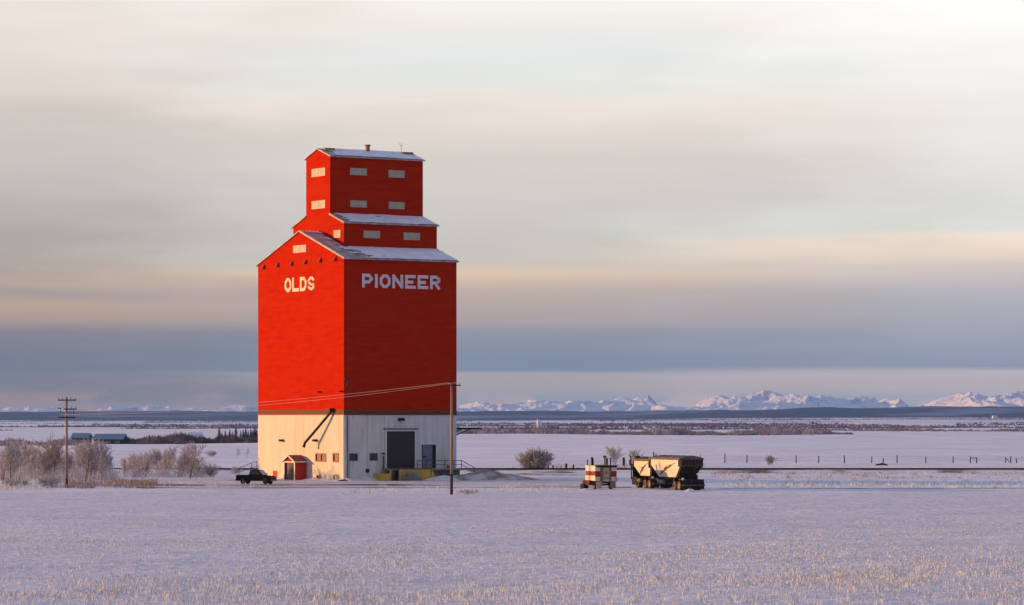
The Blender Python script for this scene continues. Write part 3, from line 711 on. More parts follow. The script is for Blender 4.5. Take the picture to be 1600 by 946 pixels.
# railing
def dpt(px, py, v=DV + .15): u_, z_ = onV(px, py, v); return Vector((u_, v, z_))
rl = empty('dock_railing', elw(0, 0), TH, 'dark pipe railing along the dock edge, dropping down the ramp', 'railing')
zt1 = dpt(690, 720).z; zm1 = dpt(690, 726.3).z
uL = dpt(652, 720).x; uRr = dpt(721, 720).x; uE = dpt(741.7, 732).x; zE = dpt(741.7, 731.5).z; zEb = dpt(741.7, 738).z
vv = DV + .15
MB().tube([(uL, vv, zt1), (uRr, vv, zt1), (uE, vv, zE)], .055, 6).build('handrail', M['brown_steel'], rl)
MB().tube([(uL, vv, zm1), (uRr, vv, zm1), (uE, vv, zE - (zt1 - zm1))], .04, 6).build('midrail', M['brown_steel'], rl)
for px in (652.5, 666.5, 695, 709.5, 720.8): p = dpt(px, 720); MB().tube([(p.x, vv, DZ - .05), (p.x, vv, zt1)], .05, 6).build('post', M['brown_steel'], rl)
MB().tube([(uE, vv, zEb - .3), (uE, vv, zE)], .05, 6).build('post', M['brown_steel'], rl)
# earth ramp banked up beyond the dock: rubble, snow
def mound(name, cx, cy, rx, ry, hgt, m, rot=0, seed=0, n=26, label=None, cat=None, kind=None, power=1.5, parent=None):
    a = np.linspace(-1, 1, n); A, B = np.meshgrid(a, a); rr = np.sqrt(A ** 2 + B ** 2)
    Zg = hgt * np.clip(1 - rr ** power, 0, 1) * (.65 + .7 * fbm(A * 2.5 + seed, B * 2.5 + seed * .7, 4)) - .06
    Xw = A * rx; Yw = B * ry; c, s = math.cos(rot), math.sin(rot)
    V = np.stack([(cx + Xw * c - Yw * s).ravel(), (cy + Xw * s + Yw * c).ravel(), Zg.ravel()], 1)
    i = (np.arange(n - 1)[:, None] * n + np.arange(n - 1)[None, :]).ravel()
    o = np_mesh(name, V, np.stack([i, i + 1, i + 1 + n, i + n], 1), m, smooth=True); tag(o, label, cat, kind=kind); return o
p = elw(uR(700) + 1.5, DV - .6); mound('earth_ramp', p.x + 2.2, p.y, 8.0, 2.0, 1.15, M['dirt'], TH * .5, 4, 40, 'bank of frozen dirt and snow sloping down from the dock', kind='structure')
p = at(690, 751); mound('snow_drift', p.x, p.y, 2.6, 1.3, .7, M['drift'], .1, 6, 20, 'small snow heap at the end of the yellow dock', kind='structure')
p = at(775, 744); mound('snow_drift', p.x + 4, p.y + 5, 13, 2.2, .35, M['dirt'], -.03, 9, 34, 'low bank of dirty snow running from the dock towards the railway', kind='structure')
# snow blown against the foot of the walls
def skirt(a, b, w, h, seed, label):
    n = 60; V = []; d = (b - a).normalized(); nn = Vector((d.y, -d.x, 0))
    for i in range(n + 1):
        q = a.lerp(b, i / n); k = .35 + 1.3 * float(vnoise(i * .31, seed)); 
        for t_, z in ((-.1, h * k), (.25, h * k * .8), (.6, h * k * .35), (1.0, -.03)): p = q + nn * w * t_ * (.6 + .8 * float(vnoise(i * .2, seed + 9))); V.append((p.x, p.y, z + .03))
    Fq = [(i*4+k, i*4+k+1, i*4+k+5, i*4+k+4) for i in range(n) for k in range(3)]
    o = np_mesh('snow_drift', np.array(V), np.array(Fq), M['drift'], smooth=True); tag(o, label, kind='structure')
skirt(elw(0, L1), elw(0, vb0 + BW + .3), 1.0, .22, 1, 'snow blown against the lit wall behind the pickup')
skirt(elw(0, vb0 - .2), elw(0, 0), 1.0, .20, 2, 'snow blown against the lit wall between the booth and the corner')
skirt(elw(0, 0), elw(ua, 0), 1.2, .30, 3, 'snow blown against the shaded wall before the dock')
# clutter at the near corner of the shaded side
def obj1(name, mb, m, label, cat, group=None, kind=None, bevel=0):
    o = mb.build(name, m, None, bevel); tag(o, label, cat, group, kind); return o
p0 = at(556, 750)
def pipe_at(px0, py0, z0, px1, py1, z1, r): a = at(px0, py0); b = at(px1, py1); return MB().tube([(a.x, a.y, z0), (b.x, b.y, z1)], r, 8)
obj1('pipe', pipe_at(556, 748, .35, 583, 747.5, .45, .2), M['steel'], 'grey pipe lying along the foot of the shaded wall', 'pipe')
obj1('pipe', pipe_at(548, 750, .12, 566, 749, .14, .10), M['brown'], 'thin rusty pipe on the ground at the building corner', 'pipe')
a = at(567, 748)
pump = empty('auger_motor', (a.x, a.y, 0), TH, 'dark motor and hopper standing against the shaded wall', 'machine')
mb = MB(); mb.box(-.7, .5, -.3, .3, .0, .55); mb.build('base', M['black'], pump, bevel=.05)
MB().tube([(-.2, 0, .5), (-.2, 0, 1.2)], .28, 10).build('motor', M['black'], pump); MB().box(.5, 1.3, -.35, .3, .1, .32).build('chute', M['brown_steel'], pump)
a = at(590.5, 749.5)
obj1('bollard', MB().tube([(a.x, a.y, 0), (a.x, a.y, .85), (a.x, a.y, .92)], [.16, .16, .08], 10), M['yellow'], 'short yellow post beside the dock step', 'bollard')
a = elw(onV(604.5, 738, -.9)[0], -.9); z_ = DZ * .62
mb = MB().tube([(a.x, a.y, z_), (a.x, a.y, z_ + .06), (a.x, a.y, z_ + .62), (a.x, a.y, z_ + .68)], [.30, .33, .33, .28], 12)
obj1('barrel', mb, M['green'], 'small green barrel standing on the dock step', 'barrel')
mound('dirt_pile', at(560, 750).x, at(560, 750).y, 3.8, 1.2, .35, M['dirt'], TH, 12, 24, 'strip of brown dirt along the wall corner', kind='structure')
# small white stake and post
a = at(684, 768); obj1('stake', MB().tube([(a.x, a.y, -.05), (a.x + .02, a.y, .62)], .07, 6), M['trim_white'], 'short white stake in the snow beside the lone utility pole', 'stake')

# stairs with railing behind the black pickup
sr = empty('stair_railing', elw(1.2, L1), TH, 'dark pipe railing on steps at the back corner beyond the pickup', 'railing')
def lp(px, py): v_, z_ = onU(px, py, 1.2); return Vector((0, v_ - L1, z_))
A_, B_, C_ = lp(401.3, 721.5), lp(393.5, 723.5), lp(373.5, 731.5)
dz = .62
MB().tube([A_, B_, C_], .05).build('handrail', M['brown_steel'], sr)
MB().tube([A_ - Vector((0, 0, dz)), B_ - Vector((0, 0, dz)), C_ - Vector((0, 0, dz))], .04).build('midrail', M['brown_steel'], sr)
for q, zz_ in ((A_, 1.4), (B_, 1.3), (C_, .1)): MB().tube([(q.x, q.y, zz_), q], .05).build('post', M['brown_steel'], sr)
for k in range(6): MB().box(-.1, 1.1, .3 + k * .62, .98 + k * .62, 1.22 - k * .22, 1.28 - k * .22).build('step', M['brown_steel'], sr)

# ------------------------------------------------------------------ wheels
def wheel(parent, x, y, r, w, tyre, rim, axis='y', face=-1):
    """tyre with hub, axle along local y"""
    mb = MB(); n = 20
    prof_ = [(-w / 2, r * .62), (-w / 2, r * .92), (-w * .36, r), (w * .36, r), (w / 2, r * .92), (w / 2, r * .62)]
    vs = []; fs = []
    for k in range(n):
        t_ = 2 * math.pi * k / n
        for (dy, rr_) in prof_: vs.append((x + rr_ * math.cos(t_), y + dy, r + rr_ * math.sin(t_)))
    m_ = len(prof_)
    for k in range(n):
        for j in range(m_ - 1): fs.append((k*m_+j, k*m_+j+1, ((k+1)%n)*m_+j+1, ((k+1)%n)*m_+j))
    mb.add(vs, fs); ty = mb.build('wheel', tyre, parent, smooth=True)
    mb = MB(); mb.tube([(x, y - w * .38, r), (x, y + w * .38, r)], r * .62, 16); mb.tube([(x, y - w * .52, r), (x, y + w * .52, r)], r * .18, 8); mb.build('rim', rim, ty)
# ------------------------------------------------------------------ pickup
def pickup():
    a = at(400.5, 757)
    t_ = empty('pickup_truck', (a.x, a.y, 0), R(-20), 'black crew cab pickup parked in front of the cream wall', 'pickup truck'); t_.scale = (.84, .86, 1.0)
    B = M['black_paint']; Wd = .98
    # lower body with wheel arches, as a side profile extruded across
    def arch(cx, r, n=8): return [(cx + r * math.cos(math.pi * k / n), .42 + r * math.sin(math.pi * k / n) * 1.02) for k in range(n + 1)]
    pro = [(-2.85, .55), (-2.85, 1.12), (-.78, 1.14), (1.25, 1.12), (2.45, 1.04), (2.78, .92), (2.82, .5)] + arch(1.85, .48) + arch(-1.75, .48) + [(-2.75, .45)]
    MB().prism(pro, 'y', -Wd, Wd).build('body', B, t_)
    cab = [(-.82, 1.13), (-.62, 1.72), (-.45, 1.78), (.55, 1.78), (.75, 1.74), (1.45, 1.13)]
    vs = [(x, s * (Wd - .03 - (z - 1.12) * .20), z) for s in (-1, 1) for x, z in cab]
    MB().add(vs, [tuple(range(6)), tuple(range(11, 5, -1))] + [(i, i + 6, (i + 1) % 6 + 6, (i + 1) % 6) for i in range(6)]).build('cab', B, t_, bevel=.02)
    G = M['glass']
    ysd = lambda z: (Wd - .03 - (z - 1.12) * .20) + .012
    for s in (-1, 1):
        for wn_ in ([(-.62, 1.2), (-.50, 1.66), (.10, 1.68), (.10, 1.2)], [(.18, 1.2), (.18, 1.68), (.62, 1.66), (1.18, 1.2)]):
            vs = [(x, s * ysd(z), z) for x, z in wn_] + [(x, s * (ysd(z) - .03), z) for x, z in wn_]
            MB().add(vs, [(0,1,2,3), (7,6,5,4), (0,4,5,1), (1,5,6,2), (2,6,7,3), (3,7,4,0)]).build('window', G, t_)
        MB().box(1.10, 1.26, s * 1.0 if s > 0 else -1.2, 1.2 if s > 0 else -1.0, 1.18, 1.36).build('mirror', B, t_, bevel=.02)
        MB().box(2.66, 2.83, s * .62 - .17, s * .62 + .17, .76, .92).build('headlight', M['rim'], t_, bevel=.02)
        MB().box(-2.87, -2.83, s * .86 - .08, s * .86 + .08, .75, 1.05).build('tail_light', M['maroon'], t_)
    ws = [(1.40, -.78, 1.18), (1.40, .78, 1.18), (.82, .70, 1.70), (.82, -.70, 1.70)]
    MB().add([(x + .03, y, z + .02) for x, y, z in ws] + [(x - .01, y, z - .02) for x, y, z in ws], [(0,1,2,3), (7,6,5,4), (0,4,5,1), (1,5,6,2), (2,6,7,3), (3,7,4,0)]).build('windscreen', mat('windscreen_pale_reflection', (.62, .56, .50), .6, spec=.2), t_)  # pale base colour stands in for a bright reflection on the glass
    MB().box(2.74, 2.95, -.98, .98, .42, .62).build('bumper', M['steel'], t_, bevel=.03)
    MB().box(-3.0, -2.8, -.95, .95, .45, .62).build('bumper', M['steel'], t_, bevel=.03)
    MB().box(2.80, 2.85, -.42, .42, .66, .90).build('grille', M['black'], t_)
    mb = MB(); mb.box(-2.7, -.9, -.85, .85, 1.10, 1.16); mb.build('bed_cover', M['black'], t_)
    for x in (1.85, -1.75):
        for y in (-.84, .84): wheel(t_, x, y, .40, .26, M['tyre'], M['rim_dark'])
pickup()

# ------------------------------------------------------------------ trailers
def sheet(name, pts, th, nrm, m, parent):
    n = Vector(nrm).normalized() * th; k = len(pts); P_ = [Vector(p) for p in pts]
    return MB().add(P_ + [p + n for p in P_], [tuple(range(k)), tuple(range(2*k-1, k-1, -1))] + [(i, i + k, (i + 1) % k + k, (i + 1) % k) for i in range(k)]).build(name, m, parent)
def hopper_trailer(px, py, phi, L, W, H, H0, label, yoff=0, lead=False):
    """local x: across (towards camera right), local y: forward, away from the camera; the rear end faces the camera"""
    a = at(px, py); t_ = empty('grain_trailer', (a.x, a.y, 0), phi, label, 'trailer', 'hopper grain trailers')
    zb, yb0, yb1 = H0, L * (.16 if lead else .22), L * (.30 if lead else .21)     # hopper bottom, slope run at rear and front
    ins = .28                               # how far the long side leans in at the bottom
    # four dark hull faces: rear slope, front slope, both sides
    T = [(0, 0), (W, 0), (W, L), (0, L)]; Bt = [(ins, yb0), (W - ins, yb0), (W - ins, L - yb1), (ins, L - yb1)]
    zk = H - .78                            # below this height the ends start to slope
    hull = MB()
    ring = lambda pts, z: [(x, y, z) for x, y in pts]
    vs = ring(T, H) + ring(T, zk) + ring(Bt, zb)
    fs = []
    for k in range(2):
        for i in range(4): fs.append((k*4+i, k*4+(i+1)%4, k*4+4+(i+1)%4, k*4+4+i))
    fs += [(8, 9, 10, 11), (3, 2, 1, 0)]
    hull.add(vs, fs); hull.build('hopper', M['hopper_dark'], t_)
    # cream side plate, standing proud of the lit side
    def side(y, z):
        f = 0 if z >= zk else (zk - z) / (zk - zb); return Vector((-.035 + ins * f, y, z))
    q = .12
    pl = [side(q * 2, H - .12), side(L - q * 2, H - .12), side(L - q * 2, zk + .05), side(L - yb1 - q, zb + .08), side(yb0 + q, zb + .08), side(q * 2, zk + .05)]
    for nm, P_ in (('side_plate', pl),):
        # upper and lower fields meet at the fold
        up = [pl[0], pl[1], pl[2], pl[5]]; lo = [pl[5], pl[2], pl[3], pl[4]]
        mb = MB()
        for qd in (up, lo):
            mb.add([p for p in qd] + [p + Vector((.03, 0, 0)) for p in qd], [(0,1,2,3), (7,6,5,4), (0,4,5,1), (1,5,6,2), (2,6,7,3), (3,7,4,0)])
        plate = mb.build(nm, M['hopper'], t_)
    # the feather-shaped mark with lettering-like bars, on the plate
    yc, zc_ = L * .46, (H + zb) / 2 - .05; S_ = min(L * .62, 5.4)
    cl = []
    for k in range(11):
        f = k / 10; y = yc + S_ * (.46 - f * .92); z = zc_ - .78 + 1.42 * (f ** .8); cl.append((y, z, (.05 + .22 * math.sin(math.pi * min(1, f * 1.15) ** .9 if f < .87 else math.pi * .97))))
    mb = MB()
    for k in range(10):
        (y0, z0, w0), (y1, z1, w1) = cl[k], cl[k + 1]
        if k % 3 == 2: w0 *= .55; w1 *= .55
        Q = [(y0, z0 + w0), (y1, z1 + w1), (y1, z1 - w1 * .5), (y0, z0 - w0 * .5)]
        v_ = [side(y, z) - Vector((.012, 0, 0)) for y, z in Q] + [side(y, z) + Vector((.01, 0, 0)) for y, z in Q]
        mb.add(v_, [(0,1,2,3), (7,6,5,4), (0,4,5,1), (1,5,6,2), (2,6,7,3), (3,7,4,0)])
    mb.build('feather_logo', M['logo'], plate)
    # ribs on rear wall and right side
    rear = lambda x, z: Vector((x if z >= zk else x + (W / 2 - x) / (W / 2) * ins * (zk - z) / (zk - zb), -.03 + (0 if z >= zk else yb0 * (zk - z) / (zk - zb)), z))
    for x in np.linspace(.08, W - .08, 7):
        MB().tube([rear(x, H - .1), rear(x, zk), rear(x, zb + .05)], .035, 4).build('rib', M['brown_steel'], t_)
    for z in (H - .08, zk, (zk + zb) / 2): MB().tube([rear(.0, z), rear(W, z)], .04, 4).build('crossbar', M['brown_steel'], t_)
    for y in np.linspace(.3, L - .3, 9): MB().box(W - .0, W + .05, y - .03, y + .03, zk, H - .05).build('rib', M['brown_steel'], t_)
    # ladder on the rear
    mb = MB()
    for dx in (0, .42): mb.tube([rear(W * .62 + dx, H) - Vector((0, .1, 0)), rear(W * .62 + dx, H0 + .2) - Vector((0, .1, 0))], .03, 5)
    for k in range(6): z = H0 + .4 + k * (H - H0 - .5) / 6; mb.tube([rear(W * .62, z) - Vector((0, .1, 0)), rear(W * .62 + .42, z) - Vector((0, .1, 0))], .025, 4)
    mb.build('ladder', M['steel'], t_)
    # tarp: arched across the top, rolled edge along the lit side
    n = 10; mb = MB(); vs = []; 
    arc = [(-.10 + (W + .2) * k / n, H + .03 + .30 * math.sin(math.pi * k / n) ** .8) for k in range(n + 1)]
    mb.prism(arc + [(W + .1, H - .03), (-.1, H - .03)], 'y', -.12, L + .1); tp_ = mb.build('tarp', M['tarp'], t_, smooth=False)
    MB().tube([(-.14, -.1, H + .0), (-.14, L + .08, H + .0)], .12, 8).build('tarp_roll', M['tarp'], t_)
    for y in np.linspace(.6, L - .6, 5): mb = MB(); mb.tube([(x, y, z + .02) for x, z in arc], .03, 4); mb.build('tarp_bow', M['brown_steel'], t_)
    MB().box(-.22, -.04, .3, .42, zk - .1, H + .05).build('tarp_crank', M['trim_white'] if False else M['steel'], t_)
    # chassis, mudguards, wheels
    mb = MB()
    for x in (.75, W - .9): mb.box(x, x + .14, -.35, L + .3, .95, 1.22)
    mb.box(.7, W - .7, -.2, 0, .95, 1.2); mb.build('chassis', M['black'], t_)
    mb = MB(); mb.box(.05, W - .05, -.32, 1.0, 1.16, 1.24); mb.box(.05, W - .05, -.34, -.28, .98, 1.24); mb.build('rear_deck', M['hopper_dark'], t_)
    mb = MB(); mb.box(.25, W - .25, .95, 1.05, .35, zb + .35); mb.box(.25, W - .25, 2.5, 2.6, .35, zb); mb.build('bulkhead', M['black'], t_)
    MB().box(.0, W, -.55, -.38, .50, .66).build('bumper', M['brown_steel'], t_)
    for x in (.04, W * .35, W - .86): MB().box(x, x + .82, -.42, -.38, .12, .98).build('mud_flap', M['black'], t_)
    MB().box(-.06, .20, -.42, -.30, 1.18, 1.42).build('marker_box', M['trim_white'], t_, bevel=.02)
    for y in (.75, 2.05) + ((L - 1.0,) if lead else ()):
        for x, side_ in ((.16, -1), (.50, 0), (W - .50, 0), (W - .16, 1)):
            # wheel() lays its axle along local y, so build it in a turned holder mesh
            n_before = None
            mb = MB(); r, w = .50, .27; nseg = 18
            prof_ = [(-w/2, r*.6), (-w/2, r*.93), (-w*.36, r), (w*.36, r), (w/2, r*.93), (w/2, r*.6)]
            vs = []; fs = []
            for k in range(nseg):
                a_ = 2 * math.pi * k / nseg
                for dx, rr_ in prof_: vs.append((x + dx, y + rr_ * math.cos(a_), r + rr_ * math.sin(a_)))
            for k in range(nseg):
                for j in range(5): fs.append((k*6+j, k*6+j+1, ((k+1)%nseg)*6+j+1, ((k+1)%nseg)*6+j))
            mb.add(vs, fs); wh_ = mb.build('wheel', M['tyre_mud'] if side_ else M['tyre'], t_, smooth=True)
            if side_: mb = MB(); mb.tube([(x - .09, y, r), (x + .09, y, r)], r * .6, 14); mb.tube([(x - .15, y, r), (x + .15, y, r)], .1, 8); mb.build('rim', M['rim'] if y < 1 else M['brown_steel'], wh_)
    # hopper outlets
    for y in (L * .42,): MB().prism([(.9, zb + .02), (W - .9, zb + .02), (W - 1.05, .55), (1.05, .55)], 'y', y - .5, y + .5).build('outlet', M['brown_steel'], t_)
    MB().tube([(-.02, L * .72, .9), (-.02, L * .55, .9)], .22, 10).build('air_tank', M['steel'], t_)
    if lead:
        MB().box(-.05, W + .05, L + .12, L + .22, 1.0, H + .1).build('front_guard', M['hopper_dark'], t_)
        MB().tube([(-.2, L + .2, 1.0), (-.25, L + .2, H + .1), (-.45, L + .2, H + .62)], .07, 6).build('guard_pole', M['black'], t_)
        MB().box(.35, .9, L + .1, L + .5, H + .1, H + .45).build('vent_box', M['black'], t_)
        MB().box(-.1, W, L - 1.2, L + .35, .35, 1.3).build('fender', M['black'], t_, bevel=.05)
    else:
        MB().tube([(.3, L - .3, H + .1), (.25, L - .3, H + .75)], .07, 6).build('guard_pole', M['black'], t_)
        MB().tube([(W - .3, .1, H + .1), (W - .3, .1, H + .5)], .03, 5).build('tarp_pin', M['black'], t_)
    return t_
hopper_trailer(1064.2, 766.6, .35, 9.0, 2.72, 3.55, 1.38, 'rear grain trailer with the wide cream side and dark ribbed end facing out')
hopper_trailer(1017.6, 763.7, .35, 5.4, 2.72, 3.28, 1.38, 'front grain trailer with the narrow cream side, partly hidden by the one behind', lead=True)

def box_trailer():
    a = at(930, 765); W, L = 2.66, 3.1; phi = .34
    t_ = empty('box_trailer', (a.x, a.y, 0), phi, 'small cream box trailer with a maroon stripe and a tan rear door', 'trailer')
    z0, z1 = .98, 2.72
    C = M['hopper']; zs0, zs1 = 1.58, 2.08
    for za, zb_2, m, nm in ((z0, zs0 - .003, C, 'side_panel'), (zs0, zs1, M['maroon'], 'side_stripe'), (zs1 + .003, z1, C, 'side_panel')):
        MB().box(0, .06, .08, L, za, zb_2).build(nm, m, t_)
    MB().box(.07, W - .07, .12, L - .06, z0 + .02, z1 - .02).build('box_core', M['brown'], t_)
    MB().box(W - .06, W, .08, L, z0, z1).build('side_panel', C, t_)
    MB().box(.0, W, L, L + .06, z0, z1).build('front_panel', C, t_)
    # rear: two cream fields with maroon squares, brown posts, tan door with a raised frame
    for a0, a1 in ((.02, .62), (W - .66, W - .02)):
        MB().box(a0, a1, 0, .07, z0, zs0 - .15).build('rear_panel', C, t_); MB().box(a0, a1, 0, .07, zs0 - .145, zs1).build('rear_stripe', M['maroon'], t_); MB().box(a0, a1, 0, .07, zs1 + .005, z1 - .2).build('rear_panel', C, t_)
    for x in (.63, .80, W - .84): MB().box(x, x + .10, -.06, .08, z0 - .04, z1 - .2).build('post', M['brown'], t_)
    MB().box(.92, W - .86, -.01, .07, z0 + .02, z1 - .22).build('door', M['tan'], t_)
    mb = MB(); mb.box(.92, 1.0, -.05, -.012, z0 + .1, z1 - .3); mb.box(W - .94, W - .86, -.05, -.012, z0 + .1, z1 - .3); mb.box(1.0, W - .94, -.05, -.012, z0 + .25, z0 + .33); mb.build('door_frame', M['brown'], t_)
    MB().box(W / 2, W / 2 + .06, -.07, -.012, 1.75, 2.1).build('handle', M['black'], t_)
    MB().box(-.02, W + .02, -.08, L + .08, z1 - .19, z1 + .02).build('top_rail', M['black'], t_) if False else None
    mb = MB(); mb.box(.35, W, -.1, .08, z1 - .19, z1 + .03); mb.box(.35, W, .08, L + .07, z1 + .002, z1 + .03); mb.build('top_rail', M['black'], t_)
    MB().box(.0, W, -.12, .05, z0 - .13, z0 - .045).build('sill', M['brown'], t_)
    mb = MB(); mb.box(.7, .85, -.1, L, .62, .92); mb.box(W - .85, W - .7, -.1, L, .62, .92); mb.tube([(.2, .9, .5), (W - .2, .9, .5)], .1, 8); mb.build('chassis', M['black'], t_)
    MB().box(-.5, -.1, .6, L - .2, .45, 1.02).build('side_tank', mat('dark_maroon_tank', (.09, .008, .01), .7), t_, bevel=.06)
    MB().box(-.7, -.1, L - 1.2, L - .1, .0, .6).build('landing_leg', M['black'], t_)
    for x, m in ((.32, 'tan'), (W - .62, 'brown')): MB().box(x - .22, x + .42, -.16, -.12, .12, .86).build('mud_flap', M[m], t_)
    for x in (.3, W - .4):
        mb = MB(); mb.tube([(x - .16, .9, .48), (x - .13, .9, .48), (x + .13, .9, .48), (x + .16, .9, .48)], [.42, .48, .48, .42], 16); w_ = mb.build('wheel', M['tyre_mud'], t_)
        mb = MB(); mb.tube([(x - .18, .9, .48), (x + .18, .9, .48)], .26, 12); mb.build('rim', M['rim'], w_)
    MB().tube([(.10, L - .4, z1), (.10, L - .4, z1 + .68)], .06, 6).build('pipe', M['black'], t_)
    MB().tube([(.62, L - .6, z1), (.60, L - .6, z1 + .75), (.50, L - .6, z1 + .92)], [.17, .17, .13], 8).build('exhaust_stack', M['black'], t_)
    MB().box(W - .25, W + .1, -.05, .4, .98, 1.35).build('corner_guard', M['tan'], t_, bevel=.04)
box_trailer()
p = at(1078, 768.5); mound('snow_drift', p.x, p.y, .75, .4, .42, M['drift'], 0, 3, 12, 'lump of snow beside the wheels of the rear grain trailer', kind='structure')
p = at(918, 766); mound('snow_drift', p.x, p.y, 1.1, .4, .3, M['drift'], 0, 5, 12, 'small drift at the foot of the box trailer', kind='structure')

# ------------------------------------------------------------------ utility poles
def pole(px, py, ytop, label, arms, yaw, dark_to=1.9, r=.15):
    a = at(px, py); D = a.y; s = F / D; H = CAMZ + (HOR - ytop) / s
    t_ = empty('utility_pole', (a.x, a.y, 0), yaw, label, 'utility pole')
    MB().tube([(0, 0, -.3), (0, 0, dark_to * .5), (.01, 0, dark_to)], [r * 1.12, r * 1.08, r * 1.04], 12).build('pole_butt', M['wood_dark'], t_, smooth=True)
    MB().tube([(.01, 0, dark_to), (.02, 0, H * .5), (0, 0, H)], [r * 1.04, r * .95, r * .78], 12).build('pole', M['wood'], t_, smooth=True)
    tips = []
    for (yy, l0, l1, ins_) in arms:
        z = CAMZ + (HOR - yy) / s
        MB().box(l0, l1, -.27 if True else 0, -.15, z - .07, z + .07).build('crossarm', M['wood_dark'], t_)
        for x in ins_:
            mb = MB(); mb.tube([(x, -.21, z + .07), (x, -.21, z + .15), (x, -.21, z + .17), (x, -.21, z + .27), (x, -.21, z + .30)], [.02, .02, .06, .055, .02], 8); mb.build('insulator', M['glassy'], t_)
            tips.append(t_.matrix_basis @ Vector((x, -.21, z + .29)) if False else Vector((a.x, a.y, 0)) + Rz(yaw) @ Vector((x, -.21, z + .29)))
    return t_, tips, H
pr, tr, _ = pole(705.5, 773, 599, 'bare brown utility pole standing in front of the loading dock', [(602.5, -.35, .95, (-.25, .42, .85))], R(14), 2.2)
pl_, tl, HL = pole(104, 762, 621.5, 'utility pole with three crossarms among the frosted trees', [(625.5, -1.0, 1.15, (-.9, -.45, .5, 1.05)), (639.5, -.35, 1.2, (.6, 1.1)), (652.5, -.95, 1.05, (-.85, -.4, .45))], R(3), 1.0)
s_ = F / at(104, 762).y
z = CAMZ + (HOR - 638.5) / s_
MB().box(-.95, -.62, -.27, -.15, z - .05, z + .07).build('crossarm', M['wood_dark'], pl_)
mb = MB(); mb.tube([(.45, -.3, z - .1), (.45, -.3, z - .95)], .03, 5); mb.tube([(.85, -.3, z - .1), (.85, -.3, z - .9), (.75, -.3, z - 1.05)], .035, 5); mb.tube([(-.7, -.3, z - .05), (-.68, -.3, z - .55)], .03, 5); mb.build('drop_lines', M['black'], pl_)
MB().tube([(0, -.15, HL - .05), (0, -.15, HL + .1)], .08, 6).build('insulator', M['glassy'], pl_)
def wire(a, b, sag, label):
    n = 40; mb = MB(); mb.tube([a + (b - a) * (k / n) - Vector((0, 0, sag * 4 * (k / n) * (1 - k / n))) for k in range(n + 1)], .015, 4)
    o = mb.build('power_line', M['wire'], None); tag(o, label, 'cable', 'wires between the two utility poles')
wire(tr[0], tl[6], .45, 'upper thin wire strung across the red elevator between the two poles')
wire(tr[1], tl[7] if len(tl) > 7 else tl[-1], .75, 'lower thin wire strung across the red elevator between the two poles')

# ------------------------------------------------------------------ fences and lone posts
fn = empty('wire_fence', (0, 590, 0), 0, 'wooden post and wire fence along the field beyond the railway', 'fence')
fx = [(1132.5, 17), (1167, 13), (1205, 12), (1244, 13), (1279, 12), (1319.5, 13), (1362, 11), (1401.5, 13), (1446.6, 10), (1489, 11), (1516, 10), (1526, 9), (1571, 9), (1579, 11), (1588, 7), (1612, 11), (1650, 12)]
s590 = F / 590
for i, (px, h) in enumerate(fx):
    x = (px - 800) / s590; H = h / s590 * .85 + .15; lean = rng.uniform(-.04, .04)
    MB().tube([(x, 0, -.1), (x + lean * H, 0, H)], [.11, .09], 7).build('post', M['wood_dark'] if i % 3 else M['bark'], fn)
for z in (.45, .85, 1.15):
    MB().tube([((px - 800) / s590, -.1, z + .05 * math.sin(i * 2.1)) for i, (px, h) in enumerate(fx)], .012, 4).build('wire', M['steel'], fn)
x0 = (1516 - 800) / s590; x1 = (1526 - 800) / s590
MB().tube([(x0, 0, .95), (x1, 0, .92)], .07, 6).build('brace', M['wood_dark'], fn)
x0 = (1571 - 800) / s590; x1 = (1577 - 800) / s590; MB().tube([(x0, -.1, 1.0), (x1, -.1, .1)], .07, 6).build('brace', M['wood_dark'], fn)
# thick stubs of an old pile trestle near the track
stubs = [(793, 737, 5, .09), (801.5, 737, 7, .06), (856.5, 735, 10, .13), (864, 735, 8, .12), (884.5, 734.5, 10, .2), (896, 734, 8, .12), (948, 728, 12, .22), (954, 728, 12, .12), (974.5, 728, 13, .24), (984, 728, 10, .12), (1025, 716, 7, .14), (988, 733, 8, .13)]
for i, (px, py, h, r) in enumerate(stubs):
    a = at(px, py); s = F / a.y; H = h / s
    o = MB().tube([(0, 0, -.2), (.02, 0, H * .6), (.0, .02, H)], [r * 1.05, r, r * .9], 8)
    ob = o.build('post', M['wood_dark']); ob.name = 'old_post'; ob.location = (a.x, a.y, hz(a.x, a.y))
    tag(ob, ['short thick post stub nearest the earth ramp by the railway', 'thin post stub next to the stub nearest the earth ramp', 'leaning dark post at the near edge of the round bush', 'second dark post just past the round bush', 'thick dark post alone between the round bush and the box trailer',
     'slim post between the thick post and the box trailer', 'thick dark post rising behind the middle of the box trailer', 'slim post beside the thick one behind the box trailer', 'thickest dark post standing in the gap between the trailers', 'slim post beside the thickest one in the gap between the trailers',
     'post top showing above the front grain trailer', 'short post close to the front end of the front grain trailer'][i], 'post', 'old post stubs along the railway')
a = at(944.8, 728); s = F / a.y
o = MB(); o.tube([(0, 0, 0), (0, 0, 1.35)], .1, 8); o.tube([(0, 0, 1.35), (0, 0, 1.5), (0, 0, 1.75)], [.2, .36, .22], 10)
ob = o.build('marker_post', M['wood_dark']); ob.location = (a.x, a.y, hz(a.x, a.y)); tag(ob, 'dark post with a round mushroom cap behind the box trailer', 'post')
a = at(1377, 728); o = MB(); o.tube([(-.95, 0, .15), (.2, 0, .3), (1.1, .2, .12)], [.12, .2, .1], 7); o.tube([(.25, 0, .2), (.4, 0, 1.25)], .11, 6)
ob = o.build('fallen_log', M['wood_dark']); ob.location = (a.x, a.y, 0); tag(ob, 'dark fallen log with an upright limb beside the fence', 'log')

